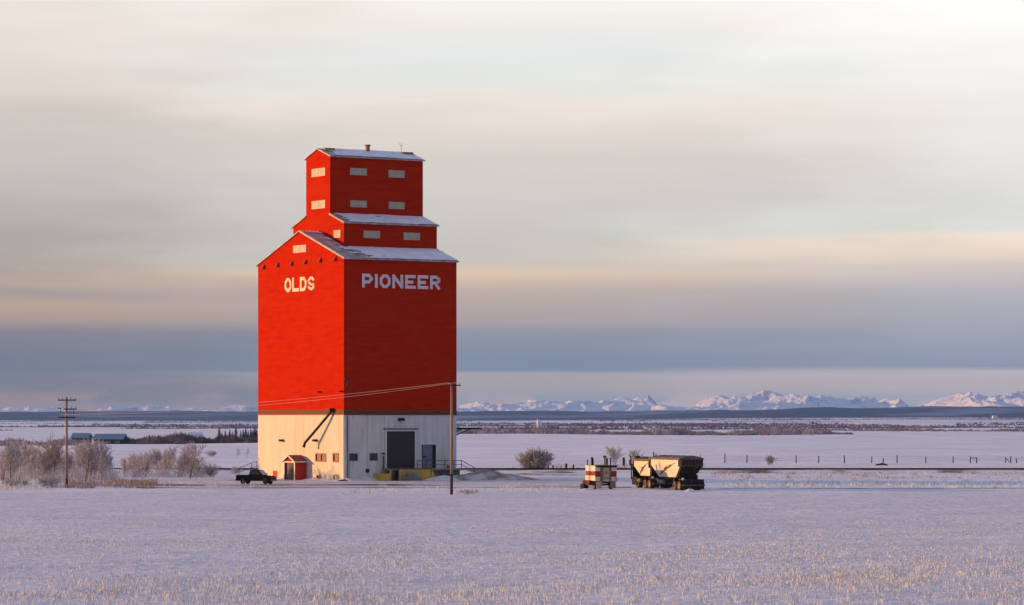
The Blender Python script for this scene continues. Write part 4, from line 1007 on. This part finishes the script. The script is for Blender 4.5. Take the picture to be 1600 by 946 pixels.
# ------------------------------------------------------------------ trees
def grow(rg, segs, p, d, ln, r, lv, maxlv, up):
    n = 4 if lv == 0 else 3
    pts = [p.copy()]; cur = p.copy(); dd = d.copy()
    for i in range(n):
        dd = (dd + Vector((rg.gauss(0, .13), rg.gauss(0, .13), rg.gauss(0, .08) + up * .12))).normalized()
        cur = cur + dd * ln / n; pts.append(cur.copy())
    segs.append((lv, pts, r))
    if lv >= maxlv: return
    k = {0: 14 if up < .85 else 11, 1: 7, 2: 4}.get(lv, 3)
    for i in range(k):
        f = ((.06 if up < .85 else .22) if lv == 0 else .15) + (.80 if lv == 0 else .85) * (i + rg.random()) / k; f = min(f, .99); idx = min(int(f * n), n - 1); q = pts[idx].lerp(pts[idx + 1], f * n - idx)
        az = rg.uniform(0, 2 * math.pi); tilt = rg.uniform(.35, .85); side = Vector((math.cos(az), math.sin(az), 0))
        side = (side - dd * side.dot(dd)).normalized(); nd = (dd * math.cos(tilt) + side * math.sin(tilt)).normalized()
        grow(rg, segs, q, nd, ln * rg.uniform(.30, .50) * (1.15 - .5 * f if lv == 0 else 1), r * .5, lv + 1, maxlv, up)
def tree_meshes(seed, H, stems, spread, twigw=.022, maxlv=3, up=.6, r=.09):
    rg = random.Random(seed); segs = []
    for s in range(stems):
        az = rg.uniform(0, 2 * math.pi); sp = spread * rg.uniform(.3, 1); d = Vector((math.cos(az) * sp, math.sin(az) * sp, 1)).normalized()
        grow(rg, segs, Vector((rg.gauss(0, .12) * min(stems, 9) * .3, rg.gauss(0, .12) * min(stems, 9) * .3, 0)), d, H * rg.uniform(.7, 1) * (.92 if stems > 1 else .95), r * rg.uniform(.6, 1), 0, maxlv, up)
    tk, cr = MB(), MB()
    for lv, pts, rr_ in segs:
        if lv == 0: tk.tube(pts, [max(.02, rr_ * (1 - .8 * i / (len(pts) - 1))) for i in range(len(pts))], 5)
        elif lv == 1: cr.tube(pts, [max(.014, rr_ * (1 - .7 * i / (len(pts) - 1))) for i in range(len(pts))], 3, False)
        else:
            w = twigw * (1.2 if lv == 2 else 1)
            for a, b in zip(pts[:-1], pts[1:]):
                d = (b - a).normalized(); n = d.cross(Vector((rg.gauss(0, 1), rg.gauss(0, 1), rg.gauss(0, 1)))).normalized() * w
                cr.add([a - n, a + n, b + n * .6, b - n * .6], [(0, 1, 2, 3)])
    return tk, cr
def as_proto(seed, H, stems, spread, mt, mc, **k):
    tk, cr = tree_meshes(seed, H, stems, spread, **k); return tk.data('trunk', mt), cr.data('crown', mc), H
def put_tree(name, proto, px, py, hpx, label, cat='tree', group=None, rz=None, z=None, sx=1.0):
    a = at(px, py); s = F / a.y; k = hpx / s / proto[2]; zz_ = hz(a.x, a.y)
    t_ = empty(name, (a.x, a.y, zz_ - .05), rng.uniform(0, 6.28) if rz is None else rz, label, cat, group); t_.scale = (k * sx, k * sx, k)
    for nm, me in (('trunk', proto[0]), ('crown', proto[1])):
        o = bpy.data.objects.new(nm, me); col.objects.link(o); o.parent = t_
    return t_
PT = [as_proto(s, 6, 1, .12, M['bark'], M['twig'], twigw=.026, up=.9) for s in (11, 12, 13)]
PP = [as_proto(s, 6, 4, .30, M['bark'], M['twig_pale'], twigw=.026, up=.8, r=.06) for s in (21, 22, 23)]
PC = [as_proto(s, 6, 5, .42, M['twig_dark'], M['twig_tan'], twigw=.026, up=.5, r=.05) for s in (24, 25)]
PB = [as_proto(s, 3, 9, .85, M['twig_dark'], M['twig'], twigw=.020, maxlv=2, up=.3, r=.03) for s in (31, 32)]
PBP = [as_proto(s, 3, 9, .9, M['twig_dark'], M['twig_pale'], twigw=.030, maxlv=2, up=.3, r=.03) for s in (33, 34)]
gl = 'frosted trees of the thicket beside the elevator'
rt_ = random.Random(5)
# bare trees with dark trunks one can pick out
for i, (px, py, h, lb) in enumerate([(4, 757, 78, 'bare tree with two dark stems at the very edge of the picture'), (14, 757, 74, 'leaning bare tree with a dark trunk at the edge of the thicket'), (30, 756, 70, 'slender bare tree with a slanting dark trunk in the thicket'),
        (134, 756, 74, 'dark trunked bare tree just past the three-arm utility pole'), (158, 755, 66, 'bare tree with a thick dark trunk at the end of the dense thicket'), (68, 756, 66, 'thin upright bare tree between the tan crowned tree and the edge'),
        (297, 749, 62, 'tall bare tree with a single dark trunk by the mid thicket')]):
    put_tree('bare_tree', PT[i % 3], px, py, h, lb, 'tree', gl)
put_tree('bare_tree', PC[0], 83, 750, 72, 'tan crowned tree standing taller than the thicket by the utility pole', 'tree', gl, sx=1.1)
for i in range(15):
    px = 2 + i * 12.0 + rt_.uniform(-3, 3); h = 58 + 9 * math.sin(px / 19) - max(0, px - 140) * .25 + rt_.uniform(-9, 5)
    put_tree('frosted_tree', PP[i % 3], px, rt_.uniform(745, 751), h, 'frost covered many-stemmed tree in the dense thicket behind the three-arm utility pole', 'tree', 'frost covered trees in the dense thicket')
for i in range(12):
    px = 198 + i * 10.2 + rt_.uniform(-3, 3); h = (34 + 18 * math.exp(-((px - 280) / 28) ** 2) + 8 * math.exp(-((px - 222) / 14) ** 2)) + rt_.uniform(-5, 4)
    put_tree('frosted_tree', PP[(i + 1) % 3], px, rt_.uniform(741, 747), h, 'frost covered small tree in the loose thicket nearer to the elevator', 'tree', 'frost covered trees in the loose thicket')
put_tree('shrub', PB[0], 331, 746, 25, 'wide dark leafless shrub at the end of the loose thicket', 'shrub', sx=1.35)
put_tree('shrub', PBP[0], 367, 743, 14, 'small frosted shrub in front of the back stairs', 'shrub', sx=1.2)
put_tree('shrub', PBP[1], 331, 714, 12, 'frosted shrub alone on the snow slope beyond the thicket', 'shrub', sx=1.4)
put_tree('bare_tree', PT[1], 370, 716, 20, 'small bare tree in the field just before the elevator wall', 'tree')
put_tree('bare_tree', PT[2], 386, 716, 18, 'small bare tree almost touching the elevator wall outline', 'tree')
for px, py, h, lb in ((16, 762, 20, 'white frosted bush at the field edge in the corner'), (40, 760, 13, 'low frosted bush between two bigger ones at the field edge'), (75, 763, 25, 'rounded frosted bush just before the three-arm utility pole')):
    put_tree('frosted_bush', PBP[rt_.randrange(2)], px, py, h, lb, 'bush', sx=1.5)
PR = as_proto(41, 3, 60, 1.25, M['twig_dark'], M['twig'], twigw=.024, maxlv=2, up=.28, r=.03)
put_tree('round_bush', PR, 836, 737, 40, 'large round leafless bush beside the railway', 'bush', sx=.95)
put_tree('bare_tree', PP[0], 960.5, 727, 36, 'small bare tree behind the box trailer', 'tree', sx=1.2)
put_tree('bare_tree', PC[1], 997, 730, 30, 'small bare tree behind the front grain trailer', 'tree')
put_tree('shrub', PB[1], 1202, 727, 19, 'small leafless shrub beside a fence post past the trailers', 'shrub', sx=1.2)

def spikes(name, pos, h, rad, n, w, m, seed, label, up=.75, kind='stuff'):
    """a mass of fine twigs: n thin blades in a dome above each position"""
    rs = np.random.RandomState(seed); pos = np.asarray(pos, float); h = np.asarray(h, float); rad = np.asarray(rad, float)
    k = len(pos); idx = np.repeat(np.arange(k), n); N = len(idx)
    a = rs.rand(N) * 2 * np.pi; rr = np.sqrt(rs.rand(N)) * rad[idx]; f = rs.rand(N) ** .6
    top = h[idx] * np.sqrt(np.clip(1 - (rr / rad[idx]) ** 2 * .75, .05, 1)) * (.75 + .25 * rs.rand(N))
    z1 = top * f; z0 = np.maximum(z1 - h[idx] * (.18 + .25 * rs.rand(N)), 0) * up
    b = np.stack([pos[idx, 0] + rr * np.cos(a) * .85, pos[idx, 1] + rr * np.sin(a) * .85, z0 + pos[idx, 2]], 1)
    t_ = np.stack([pos[idx, 0] + rr * np.cos(a) * 1.1, pos[idx, 1] + rr * np.sin(a) * 1.1, z1 + pos[idx, 2]], 1)
    ww = w * (.6 + .8 * rs.rand(N)); d = np.stack([np.ones(N), rs.randn(N) * .5, rs.randn(N) * .2], 1); d /= np.linalg.norm(d, axis=1)[:, None]; d *= ww[:, None]
    V = np.concatenate([b - d, b + d, t_], 0); Fq = np.stack([np.arange(N), np.arange(N) + N, np.arange(N) + 2 * N], 1)
    o = np_mesh(name, V, Fq, m); tag(o, label, kind=kind); return o
rs = np.random.RandomState(8)
def band(px0, px1, py, hpx, seedx, n, jit=.02, prof=None):
    P_, Hh, Rr = [], [], []
    for i in range(n):
        px = px0 + (px1 - px0) * (i + rs.rand()) / n; D = F * CAMZ / (py - HOR) * (1 + rs.randn() * jit); x = (px - 800) / F * D
        k = prof(px) if prof else 1; hh = hpx * k / F * D * rs.uniform(.65, 1.15)
        P_.append((x, D, hz(x, D) - .3)); Hh.append(max(1.2, hh)); Rr.append(max(1.5, hh * rs.uniform(.5, .9)))
    return P_, Hh, Rr
def pf(px):
    return min(1, max(.12, (1335 - px) / 60)) * .62 + .45 * math.exp(-((px - 838) / 20) ** 2) + .2 * math.exp(-((px - 1265) / 40) ** 2) + .18 * math.sin(px / 23) + (-.35 if 920 < px < 938 else 0) + .1 * math.sin(px / 7)
P_, Hh, Rr = band(716, 1330, 681, 19, 0, 250, .018, pf)
spikes('treeline', P_, Hh, Rr, 170, .16, M['hedge'], 1, 'long row of bare trees along the far side of the snow field past the elevator')
P_, Hh, Rr = band(1180, 1640, 675, 9, 0, 150, .02, lambda px: .7 + .3 * math.sin(px / 31)); spikes('treeline', P_, Hh, Rr, 110, .2, M['hedge'], 2, 'lower continuation of the bare treeline towards the far field corner')
P_, Hh, Rr = band(190, 402, 690.5, 24, 0, 150, .02, lambda px: .62 + .45 * math.exp(-((px - 275) / 18) ** 2) + .1 * math.sin(px / 9)); spikes('treeline', P_, Hh, Rr, 220, .14, M['hedge_dark'], 3, 'dark mauve row of bare trees between the blue roofed barn and the elevator')
P_, Hh, Rr = band(-40, 118, 692, 16, 0, 90, .02, lambda px: .7 + .25 * math.sin(px / 13)); spikes('treeline', P_, Hh, Rr, 120, .15, M['hedge'], 4, 'row of bare trees seen over the dense thicket')
P_, Hh, Rr = [], [], []
for i in range(120):
    px = rs.uniform(-6, 178); a = at(px, rs.uniform(744, 753)); P_.append((a.x, a.y, 0)); Hh.append(rs.uniform(1.2, 3.6)); Rr.append(rs.uniform(.8, 1.6))
for i in range(70):
    px = rs.uniform(186, 325); a = at(px, rs.uniform(741, 747)); P_.append((a.x, a.y, hz(a.x, a.y))); Hh.append(rs.uniform(.8, 2.4)); Rr.append(rs.uniform(.6, 1.3))
spikes('undergrowth', P_, Hh, Rr, 34, .028, M['twig_pale'], 9, 'frosted brush filling the thickets under the trees')
# far woods in strips out to the foothills
P_, Hh, Rr = [], [], []
for i in range(64):
    D = 2300 * (4.3 ** rs.rand()); x0 = rs.uniform(-.19, .19) * D; L_ = rs.uniform(60, 420) * (D / 3500) ** .6; dpth = rs.uniform(-.12, .12); n = int(L_ / 11)
    hh0 = rs.uniform(2.5, 5.5)
    for j in range(n):
        x = x0 + L_ * j / n; y = D + dpth * (x - x0); P_.append((x, y, hz(x, y) - .5)); Hh.append(hh0 * rs.uniform(.6, 1.2)); Rr.append(rs.uniform(6, 11))
spikes('far_woods', P_, Hh, Rr, 26, 1.3, M['hedge_far'], 5, 'thin dark strips of woodland scattered over the far prairie')

def spruce(px, py, hpx, label, seed):
    rg = random.Random(seed); H = 9; tk, cr = MB(), MB(); tk.tube([(0, 0, 0), (0, 0, H * .97)], [.16, .03], 6)
    for i in range(46):
        f = i / 46; z = H * (.06 + .93 * f); r = (1 - f) ** .85 * H * .23 + .1
        for k in range(9):
            a_ = rg.uniform(0, 6.28); q = r * rg.uniform(.65, 1.1); dz_ = q * rg.uniform(.15, .5)
            c, s = math.cos(a_), math.sin(a_); w = .16 + r * .12
            cr.add([(0, 0, z), (c * q * .6 - s * w, s * q * .6 + c * w, z - dz_ * .5), (c * q, s * q, z - dz_), (c * q * .6 + s * w, s * q * .6 - c * w, z - dz_ * .5)], [(0, 1, 2, 3)])
    return tk.data('trunk', M['bark']), cr.data('crown', M['spruce']), H
SP = [spruce(0, 0, 0, '', s) for s in (51, 52, 53)]
for i, (px, h) in enumerate([(342.5, 26), (352, 20), (359, 22), (368.5, 27), (376, 19), (384, 24), (392, 22), (398, 26), (233, 15), (289, 17), (347, 17), (363.5, 18), (380, 21), (388, 19), (395, 20), (401, 22)]):
    put_tree('spruce_tree', SP[i % 3], px, 689, h, ['first dark spruce of the row beyond the field, taller than the second', 'small dark spruce standing second in the row beyond the field', 'third dark spruce in the row beyond the field', 'tallest dark spruce, in the middle of the row beyond the field', 'smallest dark spruce, right after the tallest of the row', 'broad dark spruce third from the elevator wall', 'dark spruce second from the elevator wall', 'dark spruce half hidden at the elevator wall'][i] if i < 8 else ('lone small spruce among the mauve bare trees near the barn' if i == 8 else 'lone small spruce under the highest bare tree of the far row' if i == 9 else 'low dark spruce filling a gap in the row beyond the field'), 'tree', 'dark spruces beyond the field' if i < 8 else ('low spruces filling the gaps' if i > 9 else None), sx=1.15)

# ------------------------------------------------------------------ far buildings
def barn(px0, px1, py, z_e, z_r, label, roofm, wallm, depth=14, name='barn'):
    a = at(px0, py); b = at(px1, py); L_ = b.x - a.x; t_ = empty(name, (a.x, a.y, hz(a.x, a.y) - .2), 0, label, 'barn' if name == 'barn' else 'building')
    MB().prism([(0, 0), (depth, 0), (depth, z_e), (depth / 2, z_r), (0, z_e)], 'x', 0, L_).build('wall', wallm, t_)
    mb = MB(); mb.prism([(-.6, z_e - .1), (depth / 2, z_r + .05), (depth / 2, z_r + .3), (-.6, z_e + .15)], 'x', -.5, L_ + .5); mb.prism([(depth + .6, z_e - .1), (depth + .6, z_e + .15), (depth / 2, z_r + .3), (depth / 2, z_r + .05)], 'x', -.5, L_ + .5); mb.build('roof', roofm, t_)
    for k in range(3): x = L_ * (k + .5) / 3; MB().box(x - .9, x + .9, -.05, -.0, .4, z_e * .75).build('door', M['grey_door'], t_)
barn(147, 191, 691, 1.9, 3.6, 'long low barn with a blue metal roof beyond the thicket', M['barn_roof'], M['barn_wall'])
barn(112, 136, 689, 2.2, 3.8, 'smaller blue roofed barn partly behind the frosted trees', M['barn_roof'], M['barn_wall'])
def far_box(px, py, w, h, label, m, name='farm_building', rm=None):
    a = atD(px, py); t_ = empty(name, (a.x, a.y, hz(a.x, a.y) - .5), .2, label, 'building')
    MB().box(-w / 2, w / 2, 0, w * .6, 0, h).build('wall', m, t_); MB().prism([(-w * .05, h), (w * .65, h), (w * .3, h * 1.45)], 'x', -w / 2 - .3, w / 2 + .3).build('roof', rm or m, t_)
far_box(1555, 8500, 13, 6, 'tiny white farm building on the far prairie below the mountains', M['white_wall'])
far_box(306, 1600, 7, 2.2, 'small white roofed shed glimpsed between the far bare trees', M['white_wall'])
for px, lb in ((840.5, 'taller of two pale silos rising behind the far treeline'), (844.5, 'shorter of two pale silos rising behind the far treeline')):
    a = atD(px, 2300); ob = MB().tube([(0, 0, 0), (0, 0, 8.2 if px < 842 else 7.2), (0, 0, 9.2 if px < 842 else 8.2)], [.8, .8, .2], 12).build('silo', M['white_wall']); ob.location = (a.x, a.y, hz(a.x, a.y) - .5); tag(ob, lb, 'silo')

# ------------------------------------------------------------------ stubble and weeds
def blades(name, x, y, h, w, m, seed, label, per=3, spread=.08, lean=.25):
    rs_ = np.random.RandomState(seed); n = len(x); i = np.repeat(np.arange(n), per); N = len(i)
    bx = x[i] + rs_.randn(N) * spread; by = y[i] + rs_.randn(N) * spread; bz = height(bx, by) - .02
    hh = h[i] * rs_.uniform(.5, 1.15, N); a = rs_.rand(N) * np.pi; dx = np.cos(a) * w[i] * .5; dy = np.sin(a) * w[i] * .5
    lx = rs_.randn(N) * lean * hh; ly = rs_.randn(N) * lean * hh
    V = np.concatenate([np.stack([bx - dx, by - dy, bz], 1), np.stack([bx + dx, by + dy, bz], 1), np.stack([bx + lx + dx * .5, by + ly + dy * .5, bz + hh], 1), np.stack([bx + lx - dx * .5, by + ly - dy * .5, bz + hh], 1)], 0)
    k = np.arange(N); o = np_mesh(name, V, np.stack([k, k + N, k + 2 * N, k + 3 * N], 1), m); tag(o, label, kind='stuff'); return o
N = 150000
y = 128 + (352 - 128) * rs.rand(N) ** 1.25; x = (rs.rand(N) * 2 - 1) * .185 * y
row = np.round(y / .9) * .9 + rs.randn(N) * .10 ; y = np.where(rs.rand(N) < .75, row, y)
dens = fbm(x / 9, y / 16, 4) * 1.0 + .55 * (fbm(x / 40 + 7, y / 22, 2) - .4)
keep = rs.rand(N) < np.clip((dens - .33) * 2.6, .12, .95) * (1 - .93 * sstep(150, 290, y))
x, y = x[keep], y[keep]
blades('frosted_stubble', x, y, .08 + .20 * rs.rand(len(x)) ** 1.5 * (1.25 - sstep(130, 230, y)), .017 + .023 * rs.rand(len(x)), M['straw'], 2, 'pale frosted stubble standing in rows through the snow of the near field')
def weeds(px0, px1, py0, py1, n, h, m, seed, label, per=7):
    rs_ = np.random.RandomState(seed); px = px0 + (px1 - px0) * rs_.rand(n); py = py0 + (py1 - py0) * rs_.rand(n); D = F * CAMZ / (py - HOR); x_ = (px - 800) / F * D
    kk = fbm(x_ / 2.5, D / 4, 3) > .40; blades('weeds', x_[kk], D[kk], h * (.5 + rs_.rand(kk.sum())), np.full(kk.sum(), .045), m, seed, label, per, .25, .35)
weeds(100, 244, 752, 764, 900, .42, M['weed'], 3, 'reddish dead grass along the field edge near the three-arm utility pole')
weeds(-10, 110, 756, 766, 500, .35, M['straw'], 4, 'pale frosted grass round the bushes in the corner')
weeds(720, 745, 769, 772.5, 60, .3, M['weed'], 5, 'tuft of reddish weeds beside the lone utility pole')
weeds(1130, 1640, 740, 764, 1100, .34, M['straw'], 6, 'frosted grass scattered between the railway and the near field')
weeds(1110, 1640, 738, 746, 700, .3, M['weed'], 7, 'brown grass along the foot of the railway bed')
weeds(860, 1100, 727, 735, 400, .4, M['weed'], 8, 'brown weeds among the old posts beyond the railway')
weeds(540, 900, 757, 772, 260, .25, M['straw'], 9, 'sparse frosted grass on the yard snow before the dock')
weeds(240, 400, 749, 763, 260, .25, M['straw'], 10, 'sparse frosted grass beside the track to the elevator')

# ------------------------------------------------------------------ haze
HD = 3.5e-5
m = bpy.data.materials.new('haze'); m.use_nodes = True; n = m.node_tree.nodes; n.clear()
pv = n.new('ShaderNodeVolumePrincipled'); pv.inputs['Color'].default_value = (.22, .46, 1, 1); pv.inputs['Density'].default_value = HD; pv.inputs['Anisotropy'].default_value = .2
mo = n.new('ShaderNodeOutputMaterial'); m.node_tree.links.new(pv.outputs[0], mo.inputs['Volume'])
hzo = MB().box(-6400, 6400, -600, 19400, -22, 330).build('haze', m); hzo['kind'] = 'stuff'; hzo['label'] = 'thin bluish winter haze over the prairie'
